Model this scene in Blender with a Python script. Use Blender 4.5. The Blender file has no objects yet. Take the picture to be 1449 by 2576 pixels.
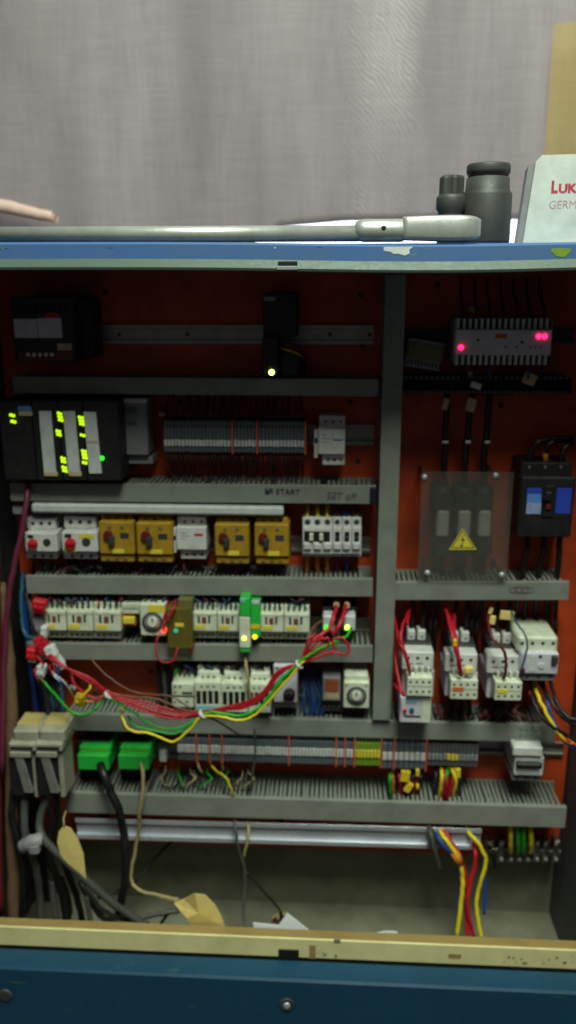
import bpy, math, random
from mathutils import Vector, Matrix

# ------------------------------------------------------------------ camera
F_PX, CX, CY = 2050.0, 724.5, 1288.0          # photo measured on a 1449 x 2576 grid
YAW, PITCH = math.radians(3.14), math.radians(14.58)
CAM = Vector((0.0, -1.36, 1.55))
FW = Vector((-math.sin(YAW) * math.cos(PITCH), math.cos(YAW) * math.cos(PITCH), -math.sin(PITCH)))
RT = Vector((math.cos(YAW), math.sin(YAW), 0))
UP = RT.cross(FW)
sc = bpy.context.scene
COL = sc.collection
cd = bpy.data.cameras.new('camera'); cam = bpy.data.objects.new('camera', cd); COL.objects.link(cam)
cd.sensor_fit = 'HORIZONTAL'; cd.sensor_width = 36.0; cd.lens = 36.0 * F_PX / 1449.0
cd.clip_start = 0.02; cd.clip_end = 60
cam.matrix_world = Matrix(((RT.x, UP.x, -FW.x, CAM.x), (RT.y, UP.y, -FW.y, CAM.y), (RT.z, UP.z, -FW.z, CAM.z), (0, 0, 0, 1)))
cd.dof.use_dof = True; cd.dof.focus_distance = 0.93; cd.dof.aperture_fstop = 5.6
sc.camera = cam
sc.render.resolution_x, sc.render.resolution_y = 576, 1024

# ------------------------------------------------------------------ world and lamps
w = bpy.data.worlds.new('World'); sc.world = w; w.use_nodes = True
w.node_tree.nodes['Background'].inputs[0].default_value = (0.95, 1.0, 0.98, 1)
w.node_tree.nodes['Background'].inputs[1].default_value = 0.055

def lamp(name, loc, target, size, energy, color, shape='DISK', sy=None):
    ld = bpy.data.lights.new(name, 'AREA'); ld.shape = shape; ld.size = size
    if sy: ld.size_y = sy
    ld.energy = energy; ld.color = color
    o = bpy.data.objects.new(name, ld); COL.objects.link(o); o.location = loc
    o.rotation_euler = (Vector(target) - Vector(loc)).to_track_quat('-Z', 'Y').to_euler()
    return o
lamp('ceiling_lamp', (0.22, -1.38, 3.45), (0.0, -0.35, 0.9), 0.7, 96, (0.89, 1.0, 0.83), 'RECTANGLE', 1.35)
lamp('backroom_lamp', (0.1, 1.75, 2.75), (0.0, 1.2, 1.4), 1.1, 150, (0.94, 0.98, 1.0))
sc.view_settings.view_transform = 'Standard'; sc.view_settings.look = 'None'
sc.view_settings.exposure = 0.0; sc.view_settings.gamma = 1.0
sc.view_settings.use_curve_mapping = False

# ------------------------------------------------------------------ helpers
R = random.Random(11)
def P(px, py, y):
    d = RT * ((px - CX) / F_PX) - UP * ((py - CY) / F_PX) + FW
    t = (y - CAM.y) / d.y
    return CAM + d * t
def S(px, py, y):
    return (P(px + 1, py, y) - P(px, py, y)).length
def rect(x0, y0, x1, y1, y):
    ym, xm = (y0 + y1) / 2, (x0 + x1) / 2
    return P(x0, ym, y).x, P(x1, ym, y).x, P(xm, y1, y).z, P(xm, y0, y).z
def lin(c):
    return tuple(((v / 255) / 12.92 if v <= 10 else ((v / 255 + 0.055) / 1.055) ** 2.4) for v in c[:3]) + (1,)

MATS = {}
def mat(name, rgb, rough=0.55, metal=0.0, dirt=0.3, scale=40, bump=0.05, dirtcol=(60, 55, 45), emit=None, spec=0.4, trans=0.0):
    if name in MATS: return MATS[name]
    m = bpy.data.materials.new(name); m.use_nodes = True; MATS[name] = m
    nt = m.node_tree; N = nt.nodes; L = nt.links; b = N['Principled BSDF']
    b.inputs['Roughness'].default_value = rough; b.inputs['Metallic'].default_value = metal
    b.inputs['Specular IOR Level'].default_value = spec
    g = N.new('ShaderNodeNewGeometry')
    n1 = N.new('ShaderNodeTexNoise'); n1.inputs['Scale'].default_value = scale; n1.inputs['Detail'].default_value = 6
    n1.inputs['Roughness'].default_value = 0.65
    L.new(g.outputs['Position'], n1.inputs['Vector'])
    r = N.new('ShaderNodeValToRGB'); r.color_ramp.elements[0].position = 0.42; r.color_ramp.elements[1].position = 0.72
    L.new(n1.outputs['Fac'], r.inputs['Fac'])
    ml = N.new('ShaderNodeMath'); ml.operation = 'MULTIPLY'; ml.inputs[1].default_value = dirt
    L.new(r.outputs['Color'], ml.inputs[0])
    mx = N.new('ShaderNodeMix'); mx.data_type = 'RGBA'
    mx.inputs[6].default_value = lin(rgb); mx.inputs[7].default_value = lin(dirtcol)
    L.new(ml.outputs[0], mx.inputs[0]); L.new(mx.outputs[2], b.inputs['Base Color'])
    n2 = N.new('ShaderNodeTexNoise'); n2.inputs['Scale'].default_value = scale * 9; n2.inputs['Detail'].default_value = 3
    L.new(g.outputs['Position'], n2.inputs['Vector'])
    mr = N.new('ShaderNodeMapRange'); mr.inputs[3].default_value = max(0.05, rough - 0.12); mr.inputs[4].default_value = min(1, rough + 0.15)
    L.new(n2.outputs['Fac'], mr.inputs[0]); L.new(mr.outputs[0], b.inputs['Roughness'])
    if bump:
        bp = N.new('ShaderNodeBump'); bp.inputs['Strength'].default_value = bump; bp.inputs['Distance'].default_value = 0.002
        L.new(n2.outputs['Fac'], bp.inputs['Height']); L.new(bp.outputs[0], b.inputs['Normal'])
    if emit:
        b.inputs['Emission Color'].default_value = lin(rgb) if emit[0] is None else lin(emit[0])
        b.inputs['Emission Strength'].default_value = emit[1]
    return m

mat('plate', (196, 72, 32), 0.5, dirt=0.75, scale=11, dirtcol=(112, 40, 24))
mat('duct', (132, 136, 128), 0.6, dirt=0.45, scale=22, dirtcol=(92, 92, 84))
mat('duct_dark', (84, 86, 88), 0.6, dirt=0.4, scale=25)
mat('white', (210, 210, 208), 0.5, dirt=0.35, scale=60, dirtcol=(130, 126, 115))
mat('cream', (214, 220, 198), 0.5, dirt=0.4, scale=60, dirtcol=(140, 132, 100))
mat('lilac', (206, 202, 214), 0.5, dirt=0.3, scale=60, dirtcol=(120, 116, 120))
mat('ochre', (174, 136, 34), 0.5, dirt=0.45, scale=60, dirtcol=(100, 72, 26))
mat('black', (24, 24, 26), 0.5, dirt=0.5, scale=60, dirtcol=(52, 50, 46))
mat('dark', (50, 50, 52), 0.6, dirt=0.4, scale=60, dirtcol=(80, 76, 70))
mat('slate', (92, 100, 108), 0.55, dirt=0.4, scale=80, dirtcol=(60, 60, 60))
mat('grey', (138, 138, 142), 0.55, dirt=0.35, scale=50, dirtcol=(95, 92, 88))
mat('lightgrey', (204, 206, 206), 0.5, dirt=0.3, scale=50, dirtcol=(120, 118, 110))
mat('zinc', (150, 146, 138), 0.38, metal=0.85, dirt=0.4, scale=35, dirtcol=(105, 98, 84))
mat('chrome', (196, 200, 210), 0.3, metal=0.4, dirt=0.25, scale=25, dirtcol=(120, 122, 126), bump=0)
mat('steel', (186, 189, 184), 0.36, metal=0.5, dirt=0.3, scale=45, dirtcol=(120, 118, 110), bump=0.02)
mat('phosphate', (74, 75, 74), 0.55, metal=0.35, dirt=0.4, scale=45, dirtcol=(48, 46, 44))
mat('red', (196, 24, 40), 0.45, dirt=0.2, scale=80, dirtcol=(110, 20, 25))
mat('crimson', (172, 18, 52), 0.55, dirt=0.25, scale=120, dirtcol=(205, 190, 190))
mat('pinktext', (160, 118, 124), 0.6, dirt=0.4, scale=150, dirtcol=(205, 200, 198))
mat('wire_red', (178, 22, 40), 0.4, dirt=0.15, scale=60, dirtcol=(120, 30, 30))
mat('wire_yellow', (222, 200, 30), 0.4, dirt=0.15, scale=60, dirtcol=(150, 120, 30))
mat('wire_green', (36, 160, 40), 0.4, dirt=0.15, scale=60, dirtcol=(40, 90, 30))
mat('wire_blue', (24, 62, 140), 0.45, dirt=0.15, scale=60, dirtcol=(20, 40, 80))
mat('wire_teal', (34, 84, 110), 0.45, dirt=0.2, scale=60)
mat('wire_brown', (120, 70, 52), 0.45, dirt=0.2, scale=60)
mat('wire_black', (18, 18, 20), 0.42, dirt=0.4, scale=70, dirtcol=(46, 44, 42))
mat('wire_navy', (26, 28, 50), 0.45, dirt=0.2, scale=70)
mat('wire_maroon', (96, 26, 30), 0.45, dirt=0.2, scale=70)
mat('wire_grey', (74, 76, 72), 0.5, dirt=0.3, scale=70)
mat('wire_cream', (168, 150, 104), 0.5, dirt=0.3, scale=70)
mat('wire_orange', (196, 120, 40), 0.5, dirt=0.2, scale=70)
mat('pink_sleeve', (104, 32, 58), 0.5, dirt=0.3, scale=50)
mat('brown_sleeve', (110, 84, 62), 0.65, dirt=0.4, scale=50)
mat('tag', (232, 208, 128), 0.7, dirt=0.3, scale=40, dirtcol=(170, 136, 80))
mat('tag_beige', (196, 172, 138), 0.7, dirt=0.3, scale=60)
mat('tag_yellow', (226, 190, 40), 0.6, dirt=0.2, scale=60)
mat('label_yellow', (226, 206, 70), 0.5, dirt=0.15, scale=60)
mat('label_orange', (206, 100, 40), 0.6, dirt=0.25, scale=80)
mat('label_cyan', (130, 190, 200), 0.5, dirt=0.2, scale=80)
mat('label_blue', (46, 70, 190), 0.5, dirt=0.2, scale=80)
mat('label_sky', (86, 140, 210), 0.5, dirt=0.2, scale=80)
mat('label_pale', (150, 166, 214), 0.5, dirt=0.3, scale=80)
mat('separator', (214, 92, 60), 0.5, dirt=0.25, scale=70)
mat('green', (40, 186, 66), 0.45, dirt=0.2, scale=60, dirtcol=(30, 110, 45))
mat('pe_green', (120, 150, 40), 0.5, dirt=0.4, scale=70, dirtcol=(70, 110, 30))
mat('olive', (110, 104, 60), 0.35, dirt=0.3, scale=60, dirtcol=(70, 66, 40))
mat('ink', (30, 30, 38), 0.7, dirt=0.5, scale=200, dirtcol=(90, 90, 90))
mat('ink_faint', (84, 84, 84), 0.7, dirt=0.5, scale=200, dirtcol=(120, 120, 116))
mat('ink_green', (50, 120, 74), 0.7, dirt=0.4, scale=200)
mat('inner_wall', (126, 125, 106), 0.6, dirt=0.6, scale=9, dirtcol=(66, 62, 50))
mat('lip_cream', (236, 224, 164), 0.5, dirt=0.3, scale=14, dirtcol=(150, 128, 74))
mat('lip_olive', (164, 138, 84), 0.6, dirt=0.4, scale=20, dirtcol=(110, 88, 52))
mat('hood', (152, 149, 134), 0.6, dirt=0.5, scale=50, dirtcol=(96, 88, 70))
mat('olive_card', (168, 152, 96), 0.6, dirt=0.4, scale=50, dirtcol=(130, 110, 60))
mat('rib', (120, 120, 112), 0.6, dirt=0.5, scale=60)
mat('rubber', (12, 12, 12), 0.8, dirt=0.2, scale=30)
mat('paper', (226, 228, 232), 0.7, dirt=0.1, scale=30, dirtcol=(170, 170, 170))
mat('rim_green', (72, 90, 82), 0.5, dirt=0.35, scale=20, dirtcol=(72, 82, 70))
mat('wall_pale', (236, 240, 250), 0.8, dirt=0.1, scale=3, dirtcol=(170, 172, 180))
mat('rosy', (222, 188, 178), 0.6, dirt=0.3, scale=40, dirtcol=(200, 160, 152))
mat('orange_window', (180, 92, 48), 0.4, dirt=0.4, scale=200, dirtcol=(60, 40, 30))
mat('led_red', (255, 60, 110), emit=((255, 20, 70), 9), dirt=0, bump=0)
mat('led_white_green', (235, 255, 190), emit=((215, 255, 90), 9), dirt=0, bump=0)
mat('led_lime', (200, 240, 40), emit=((185, 235, 10), 1.35), dirt=0, bump=0)
mat('led_green', (60, 240, 60), emit=((30, 230, 30), 1.6), dirt=0, bump=0)
mat('led_amber', (255, 190, 40), emit=((255, 160, 20), 3.0), dirt=0, bump=0)
mat('led_yellow', (255, 255, 120), emit=((235, 255, 70), 3.0), dirt=0, bump=0)
mat('led_cyan', (80, 190, 170), emit=((40, 190, 150), 0.25), dirt=0, bump=0)
mat('led_redsoft', (255, 70, 40), emit=((255, 50, 20), 3), dirt=0, bump=0)

def blue_paint():
    m = mat('blue_paint', (62, 98, 152), 0.6, dirt=0.55, scale=14, dirtcol=(78, 102, 130))
    nt = m.node_tree; N = nt.nodes; L = nt.links; b = N['Principled BSDF']
    src = b.inputs['Base Color'].links[0].from_socket
    g = N.new('ShaderNodeNewGeometry')
    mp = N.new('ShaderNodeMapping'); mp.inputs['Scale'].default_value = (9, 9, 55)
    L.new(g.outputs['Position'], mp.inputs['Vector'])
    n = N.new('ShaderNodeTexNoise'); n.inputs['Scale'].default_value = 1.0; n.inputs['Detail'].default_value = 5; n.inputs['Roughness'].default_value = 0.7
    L.new(mp.outputs[0], n.inputs['Vector'])
    r = N.new('ShaderNodeValToRGB'); r.color_ramp.elements[0].position = 0.66; r.color_ramp.elements[1].position = 0.72
    L.new(n.outputs['Fac'], r.inputs['Fac'])
    mx = N.new('ShaderNodeMix'); mx.data_type = 'RGBA'; mx.inputs[7].default_value = lin((112, 140, 60))
    L.new(r.outputs['Color'], mx.inputs[0]); L.new(src, mx.inputs[6]); L.new(mx.outputs[2], b.inputs['Base Color'])
    return m
blue_paint()
def teal_paint():
    m = mat('teal_paint', (22, 70, 98), 0.45, dirt=0.4, scale=10, dirtcol=(16, 50, 74))
    nt = m.node_tree; N = nt.nodes; L = nt.links; b = N['Principled BSDF']
    src = b.inputs['Base Color'].links[0].from_socket
    g = N.new('ShaderNodeNewGeometry')
    mp = N.new('ShaderNodeMapping'); mp.inputs['Scale'].default_value = (10, 10, 70); mp.inputs['Rotation'].default_value = (0, 0.08, 0)
    L.new(g.outputs['Position'], mp.inputs['Vector'])
    n = N.new('ShaderNodeTexNoise'); n.inputs['Scale'].default_value = 1.0; n.inputs['Detail'].default_value = 6; n.inputs['Roughness'].default_value = 0.75
    L.new(mp.outputs[0], n.inputs['Vector'])
    r = N.new('ShaderNodeValToRGB'); r.color_ramp.elements[0].position = 0.63; r.color_ramp.elements[1].position = 0.74
    L.new(n.outputs['Fac'], r.inputs['Fac'])
    mx = N.new('ShaderNodeMix'); mx.data_type = 'RGBA'; mx.inputs[7].default_value = lin((86, 116, 40))
    L.new(r.outputs['Color'], mx.inputs[0]); L.new(src, mx.inputs[6]); L.new(mx.outputs[2], b.inputs['Base Color'])
teal_paint()

def clear_mat(name, tint, film, filmcol, rough=0.15):
    m = bpy.data.materials.new(name); m.use_nodes = True; MATS[name] = m
    nt = m.node_tree; N = nt.nodes; L = nt.links; b = N['Principled BSDF']
    b.inputs['Base Color'].default_value = lin(filmcol); b.inputs['Roughness'].default_value = rough
    t = N.new('ShaderNodeBsdfTransparent'); t.inputs[0].default_value = lin(tint)
    mx = N.new('ShaderNodeMixShader')
    n = N.new('ShaderNodeTexNoise'); n.inputs['Scale'].default_value = 30; n.inputs['Detail'].default_value = 5
    g = N.new('ShaderNodeNewGeometry'); L.new(g.outputs['Position'], n.inputs['Vector'])
    mr = N.new('ShaderNodeMapRange'); mr.inputs[3].default_value = film * 0.6; mr.inputs[4].default_value = film * 1.5
    L.new(n.outputs['Fac'], mr.inputs[0]); L.new(mr.outputs[0], mx.inputs[0])
    L.new(t.outputs[0], mx.inputs[1]); L.new(b.outputs[0], mx.inputs[2])
    L.new(mx.outputs[0], N['Material Output'].inputs['Surface'])
clear_mat('acrylic', (236, 236, 232), 0.17, (128, 128, 122), 0.35)
clear_mat('olive_clear', (200, 190, 120), 0.42, (140, 128, 60))

def curtain_mat(name, c, yellow=False):
    m = bpy.data.materials.new(name); m.use_nodes = True; MATS[name] = m
    nt = m.node_tree; N = nt.nodes; L = nt.links
    N.remove(N['Principled BSDF'])
    g = N.new('ShaderNodeNewGeometry')
    def wave(direction, scale, dist=0.0, dscale=1.0):
        t = N.new('ShaderNodeTexWave'); t.bands_direction = direction; t.inputs['Scale'].default_value = scale
        t.inputs['Distortion'].default_value = dist; t.inputs['Detail'].default_value = 2; t.inputs['Detail Scale'].default_value = dscale
        L.new(g.outputs['Position'], t.inputs['Vector']); return t
    mp = N.new('ShaderNodeMapping'); mp.inputs['Scale'].default_value = (5.5, 1, 0.9)
    L.new(g.outputs['Position'], mp.inputs['Vector'])
    big = N.new('ShaderNodeTexNoise'); big.inputs['Scale'].default_value = 1.6; big.inputs['Detail'].default_value = 4
    L.new(mp.outputs[0], big.inputs['Vector'])
    mpb = N.new('ShaderNodeMapping'); mpb.inputs['Scale'].default_value = (240, 1, 16)
    L.new(g.outputs['Position'], mpb.inputs['Vector'])
    thr = N.new('ShaderNodeTexNoise'); thr.inputs['Scale'].default_value = 1; thr.inputs['Detail'].default_value = 3
    L.new(mpb.outputs[0], thr.inputs['Vector'])
    mpc = N.new('ShaderNodeMapping'); mpc.inputs['Scale'].default_value = (14, 1, 260)
    L.new(g.outputs['Position'], mpc.inputs['Vector'])
    thr2 = N.new('ShaderNodeTexNoise'); thr2.inputs['Scale'].default_value = 1; thr2.inputs['Detail'].default_value = 3
    L.new(mpc.outputs[0], thr2.inputs['Vector'])
    def math_(op, a, b):
        q = N.new('ShaderNodeMath'); q.operation = op
        for i, v in ((0, a), (1, b)):
            if isinstance(v, (int, float)): q.inputs[i].default_value = v
            else: L.new(v, q.inputs[i])
        return q.outputs[0]
    # rows of slack weave: crossing threads that beat into short bright dashes where the gauze is doubled
    rip = wave('DIAGONAL', 52, 12.0, 0.35)
    rip2 = wave('X', 90, 5.0, 1.0)
    mpd = N.new('ShaderNodeMapping'); mpd.inputs['Scale'].default_value = (4.2, 1, 1.6); mpd.inputs['Location'].default_value = (2.3, 0, 0.4)
    L.new(g.outputs['Position'], mpd.inputs['Vector'])
    msk = N.new('ShaderNodeTexNoise'); msk.inputs['Scale'].default_value = 1.0; msk.inputs['Detail'].default_value = 1
    L.new(mpd.outputs[0], msk.inputs['Vector'])
    sx = N.new('ShaderNodeSeparateXYZ'); L.new(g.outputs['Position'], sx.inputs[0])
    XC = P(960, 350, 0.45).x
    dx = math_('ABSOLUTE', math_('SUBTRACT', sx.outputs['X'], XC), 0)
    near = N.new('ShaderNodeMapRange'); near.inputs[1].default_value = 0.03; near.inputs[2].default_value = 0.10; near.inputs[3].default_value = 1; near.inputs[4].default_value = 0
    L.new(dx, near.inputs[0])
    r3 = N.new('ShaderNodeMapRange'); r3.inputs[1].default_value = 0.40; r3.inputs[2].default_value = 0.62
    L.new(msk.outputs['Fac'], r3.inputs[0])
    ripple = math_('MULTIPLY', math_('MULTIPLY', math_('POWER', rip.outputs['Fac'], 3), math_('ADD', rip2.outputs['Fac'], 0.25)), math_('MULTIPLY', r3.outputs[0], near.outputs[0]))
    base = math_('ADD', math_('MULTIPLY', big.outputs['Fac'], 0.42), 0.52)
    fine = math_('ADD', math_('MULTIPLY', math_('ADD', thr.outputs['Fac'], thr2.outputs['Fac']), 0.22), 0.78)
    tot = math_('ADD', math_('MULTIPLY', base, fine), math_('MULTIPLY', ripple, 0.42))
    cm = N.new('ShaderNodeMix'); cm.data_type = 'RGBA'; cm.blend_type = 'MULTIPLY'; cm.inputs[0].default_value = 1
    cm.inputs[6].default_value = lin(c)
    cb = N.new('ShaderNodeCombineColor')
    for i in range(3): L.new(tot, cb.inputs[i])
    L.new(cb.outputs[0], cm.inputs[7])
    d = N.new('ShaderNodeBsdfDiffuse'); t = N.new('ShaderNodeBsdfTranslucent')
    L.new(cm.outputs[2], d.inputs[0]); L.new(cm.outputs[2], t.inputs[0])
    mx = N.new('ShaderNodeMixShader'); mx.inputs[0].default_value = 0.55
    L.new(d.outputs[0], mx.inputs[1]); L.new(t.outputs[0], mx.inputs[2])
    L.new(mx.outputs[0], N['Material Output'].inputs['Surface'])
curtain_mat('gauze', (180, 174, 173))
curtain_mat('yellow_gauze', (250, 226, 150))
_n = MATS['yellow_gauze'].node_tree; _o = _n.nodes['Material Output']; _s = _o.inputs['Surface'].links[0].from_socket
_t = _n.nodes.new('ShaderNodeBsdfTransparent'); _m = _n.nodes.new('ShaderNodeMixShader'); _m.inputs[0].default_value = 0.5
_t.inputs[0].default_value = lin((255, 246, 214))
_n.links.new(_t.outputs[0], _m.inputs[1]); _n.links.new(_s, _m.inputs[2]); _n.links.new(_m.outputs[0], _o.inputs['Surface'])

class MB:
    """collects faces in world coordinates; build() links them as one mesh object"""
    def __init__(s): s.v = []; s.f = []; s.sm = []
    def quad(s, idx, smooth=False): s.f.append(tuple(idx)); s.sm.append(smooth)
    def box(s, X0, X1, Y0, Y1, Z0, Z1, b=0.001):
        if X0 > X1: X0, X1 = X1, X0
        if Y0 > Y1: Y0, Y1 = Y1, Y0
        if Z0 > Z1: Z0, Z1 = Z1, Z0
        b = min(b, 0.3 * min(X1 - X0, Y1 - Y0, Z1 - Z0))
        n = len(s.v); idx = {}
        for i, (x, xi) in enumerate(((X0, 1), (X1, -1))):
            for j, (y, yi) in enumerate(((Y0, 1), (Y1, -1))):
                for k, (z, zi) in enumerate(((Z0, 1), (Z1, -1))):
                    for a in range(3):
                        p = [x + b * xi, y + b * yi, z + b * zi]; p[a] = (x, y, z)[a]
                        idx[i, j, k, a] = len(s.v); s.v.append(Vector(p))
        I = idx
        for a in range(3):
            o1, o2 = [q for q in range(3) if q != a]
            for side in (0, 1):
                def key(u, v_):
                    t = [0, 0, 0]; t[a] = side; t[o1] = u; t[o2] = v_
                    return I[t[0], t[1], t[2], a]
                q = [key(0, 0), key(1, 0), key(1, 1), key(0, 1)]
                flip = (side == 0) ^ (a == 1)
                s.quad(q[::-1] if flip else q)
        for a in range(3):
            o1, o2 = [q for q in range(3) if q != a]
            for u in (0, 1):
                for v_ in (0, 1):
                    def key(t_, ax):
                        t = [0, 0, 0]; t[a] = t_; t[o1] = u; t[o2] = v_
                        return I[t[0], t[1], t[2], ax]
                    q = [key(0, o1), key(1, o1), key(1, o2), key(0, o2)]
                    s.quad(q)
        for i in (0, 1):
            for j in (0, 1):
                for k in (0, 1):
                    s.quad([I[i, j, k, 0], I[i, j, k, 1], I[i, j, k, 2]])
        return s
    def lathe(s, base, axis, prof, n=20, caps=True, smooth=True):
        """prof: list of (radius, distance along axis)"""
        axis = Vector(axis).normalized(); base = Vector(base)
        e = axis.orthogonal().normalized(); g = axis.cross(e)
        rings = []
        for r, h in prof:
            ring = []
            for k in range(n):
                a = 2 * math.pi * k / n
                ring.append(len(s.v)); s.v.append(base + axis * h + (e * math.cos(a) + g * math.sin(a)) * r)
            rings.append(ring)
        for A, B in zip(rings, rings[1:]):
            for k in range(n): s.quad([A[k], A[(k + 1) % n], B[(k + 1) % n], B[k]], smooth)
        if caps: s.quad(rings[0][::-1]); s.quad(rings[-1])
        return s
    def cyl(s, p0, p1, r, n=14, ch=0.0):
        p0 = Vector(p0); p1 = Vector(p1); h = (p1 - p0).length
        prof = [(r, 0), (r, h)] if not ch else [(r - ch, 0), (r, ch), (r, h - ch), (r - ch, h)]
        return s.lathe(p0, p1 - p0, prof, n)
    def tube(s, pts, r, n=7, sub=5, taper=None):
        pts = [Vector(p) for p in pts]
        if len(pts) > 2:
            q = [pts[0] * 2 - pts[1]] + pts + [pts[-1] * 2 - pts[-2]]; out = []
            for i in range(1, len(q) - 2):
                for k in range(sub):
                    t = k / sub; a, b, c, d = q[i - 1:i + 3]
                    out.append(0.5 * ((2 * b) + (c - a) * t + (2 * a - 5 * b + 4 * c - d) * t * t + (3 * b - a - 3 * c + d) * t ** 3))
            out.append(pts[-1])
            for i in range(1, len(out) - 1): out[i] = out[i] + Vector((R.gauss(0, 1), R.gauss(0, 1), R.gauss(0, 1))) * min(.00055, r * .22)
        else: out = pts
        rings = []; e = None
        for i, p in enumerate(out):
            d = (out[min(i + 1, len(out) - 1)] - out[max(i - 1, 0)])
            if d.length < 1e-9: d = Vector((0, 0, 1))
            d.normalize()
            e = d.orthogonal() if e is None else (e - d * e.dot(d))
            if e.length < 1e-6: e = d.orthogonal()
            e.normalize(); g = d.cross(e)
            rr = r if taper is None else r * (1 + (taper - 1) * i / max(1, len(out) - 1))
            ring = []
            for k in range(n):
                a = 2 * math.pi * k / n
                ring.append(len(s.v)); s.v.append(p + (e * math.cos(a) + g * math.sin(a)) * rr)
            rings.append(ring)
        for A, B in zip(rings, rings[1:]):
            for k in range(n): s.quad([A[k], A[(k + 1) % n], B[(k + 1) % n], B[k]], True)
        s.quad(rings[0][::-1]); s.quad(rings[-1])
        return s
    def prism(s, poly, y0, y1):
        """poly of (x, z) counter-clockwise seen from -Y, extruded from y0 (front) to y1"""
        n = len(s.v); k = len(poly)
        for y in (y0, y1):
            for x, z in poly: s.v.append(Vector((x, y, z)))
        s.quad([n + i for i in range(k)]); s.quad([n + k + i for i in range(k)][::-1])
        for i in range(k):
            j = (i + 1) % k; s.quad([n + j, n + i, n + k + i, n + k + j])
        return s
    def rot(s, c, axis, ang):
        M = Matrix.Rotation(ang, 3, axis); c = Vector(c)
        s.v = [c + M @ (p - c) for p in s.v]; return s
    def bound(s):
        xs = [p.x for p in s.v]; ys = [p.y for p in s.v]; zs = [p.z for p in s.v]
        return Vector(((min(xs) + max(xs)) / 2, (min(ys) + max(ys)) / 2, min(zs)))
    def mesh(s, name, origin):
        me = bpy.data.meshes.new(name)
        me.from_pydata([tuple(p - origin) for p in s.v], [], s.f)
        me.polygons.foreach_set('use_smooth', s.sm)
        me.update(); return me
    def build(s, name, material, parent=None, label=None, kind=None):
        org = Vector(parent['org']) if parent is not None else s.bound()
        me = s.mesh(name, org); me.materials.append(MATS[material])
        o = bpy.data.objects.new(name, me); COL.objects.link(o)
        if parent is not None: o.parent = parent
        else: o.location = org
        o['org'] = tuple(org)
        if label: o['label'] = label
        if kind: o['kind'] = kind
        return o

def tag(o, label, cat, group=None, kind=None):
    o['label'] = label; o['category'] = cat
    if group: o['group'] = group
    if kind: o['kind'] = kind
    return o
def thing(name, label, cat, org, group=None):
    o = bpy.data.objects.new(name, None); COL.objects.link(o); o.location = org; o['org'] = tuple(org)
    o.empty_display_size = 0.01
    return tag(o, label, cat, group)
def thing_at(name, label, cat, px, py, y, group=None):
    return thing(name, label, cat, P(px, py, y), group)
def pb(par, name, m, x0, y0, x1, y1, yf, yb, b=0.001, label=None):
    X0, X1, Z0, Z1 = rect(x0, y0, x1, y1, yf)
    return MB().box(X0, X1, yf, yb, Z0, Z1, b).build(name, m, par, label)
def pk(par, name, m, px, py, rpx, yf, yb, n=14, ch=0.0006):
    c = P(px, py, yf); r = rpx * S(px, py, yf)
    return MB().cyl((c.x, yb, c.z), c, r, n, min(ch, r * .3)).build(name, m, par)
def wpts(pts): return [P(*p) for p in pts]
def wire(par, m, pts, r, name='wire', n=7):
    return MB().tube(wpts(pts), r, n).build(name, m, par)
def share(par, name, me, offset):
    o = bpy.data.objects.new(name, me); COL.objects.link(o); o.parent = par; o.location = offset
    o['org'] = tuple(Vector(par['org'])); return o
def text_part(par, name, body, m, px, py, hpx, yf, wpx=None, shear=0.0, bold=0.0, tilt=0.0):
    cu = bpy.data.curves.new('lettering', 'FONT'); cu.body = body; cu.size = 1.0; cu.extrude = 0.004; cu.offset = bold; cu.shear = shear
    cu.resolution_u = 3
    ob = bpy.data.objects.new('lettering', cu); COL.objects.link(ob)
    dg = bpy.context.evaluated_depsgraph_get(); dg.update()
    me = bpy.data.meshes.new_from_object(ob.evaluated_get(dg))
    xs = [v.co.x for v in me.vertices]; ys = [v.co.y for v in me.vertices]
    w0, h0 = max(xs) - min(xs), max(ys) - min(ys)
    s_ = S(px, py, yf); sh = hpx * s_ / h0; sw = sh if wpx is None else wpx * s_ / w0
    o = P(px, py, yf); mb = MB()
    for v in me.vertices:
        q = Vector(((v.co.x - min(xs)) * sw, -0.0003 if v.co.z > 0 else 0.0003, (v.co.y - min(ys)) * sh))
        q = Matrix.Rotation(tilt, 3, 'Y') @ q
        mb.v.append(o + q)
    for p in me.polygons: mb.quad(list(p.vertices))
    bpy.data.objects.remove(ob); bpy.data.meshes.remove(me); bpy.data.curves.remove(cu)
    return mb.build(name, m, par)

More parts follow.
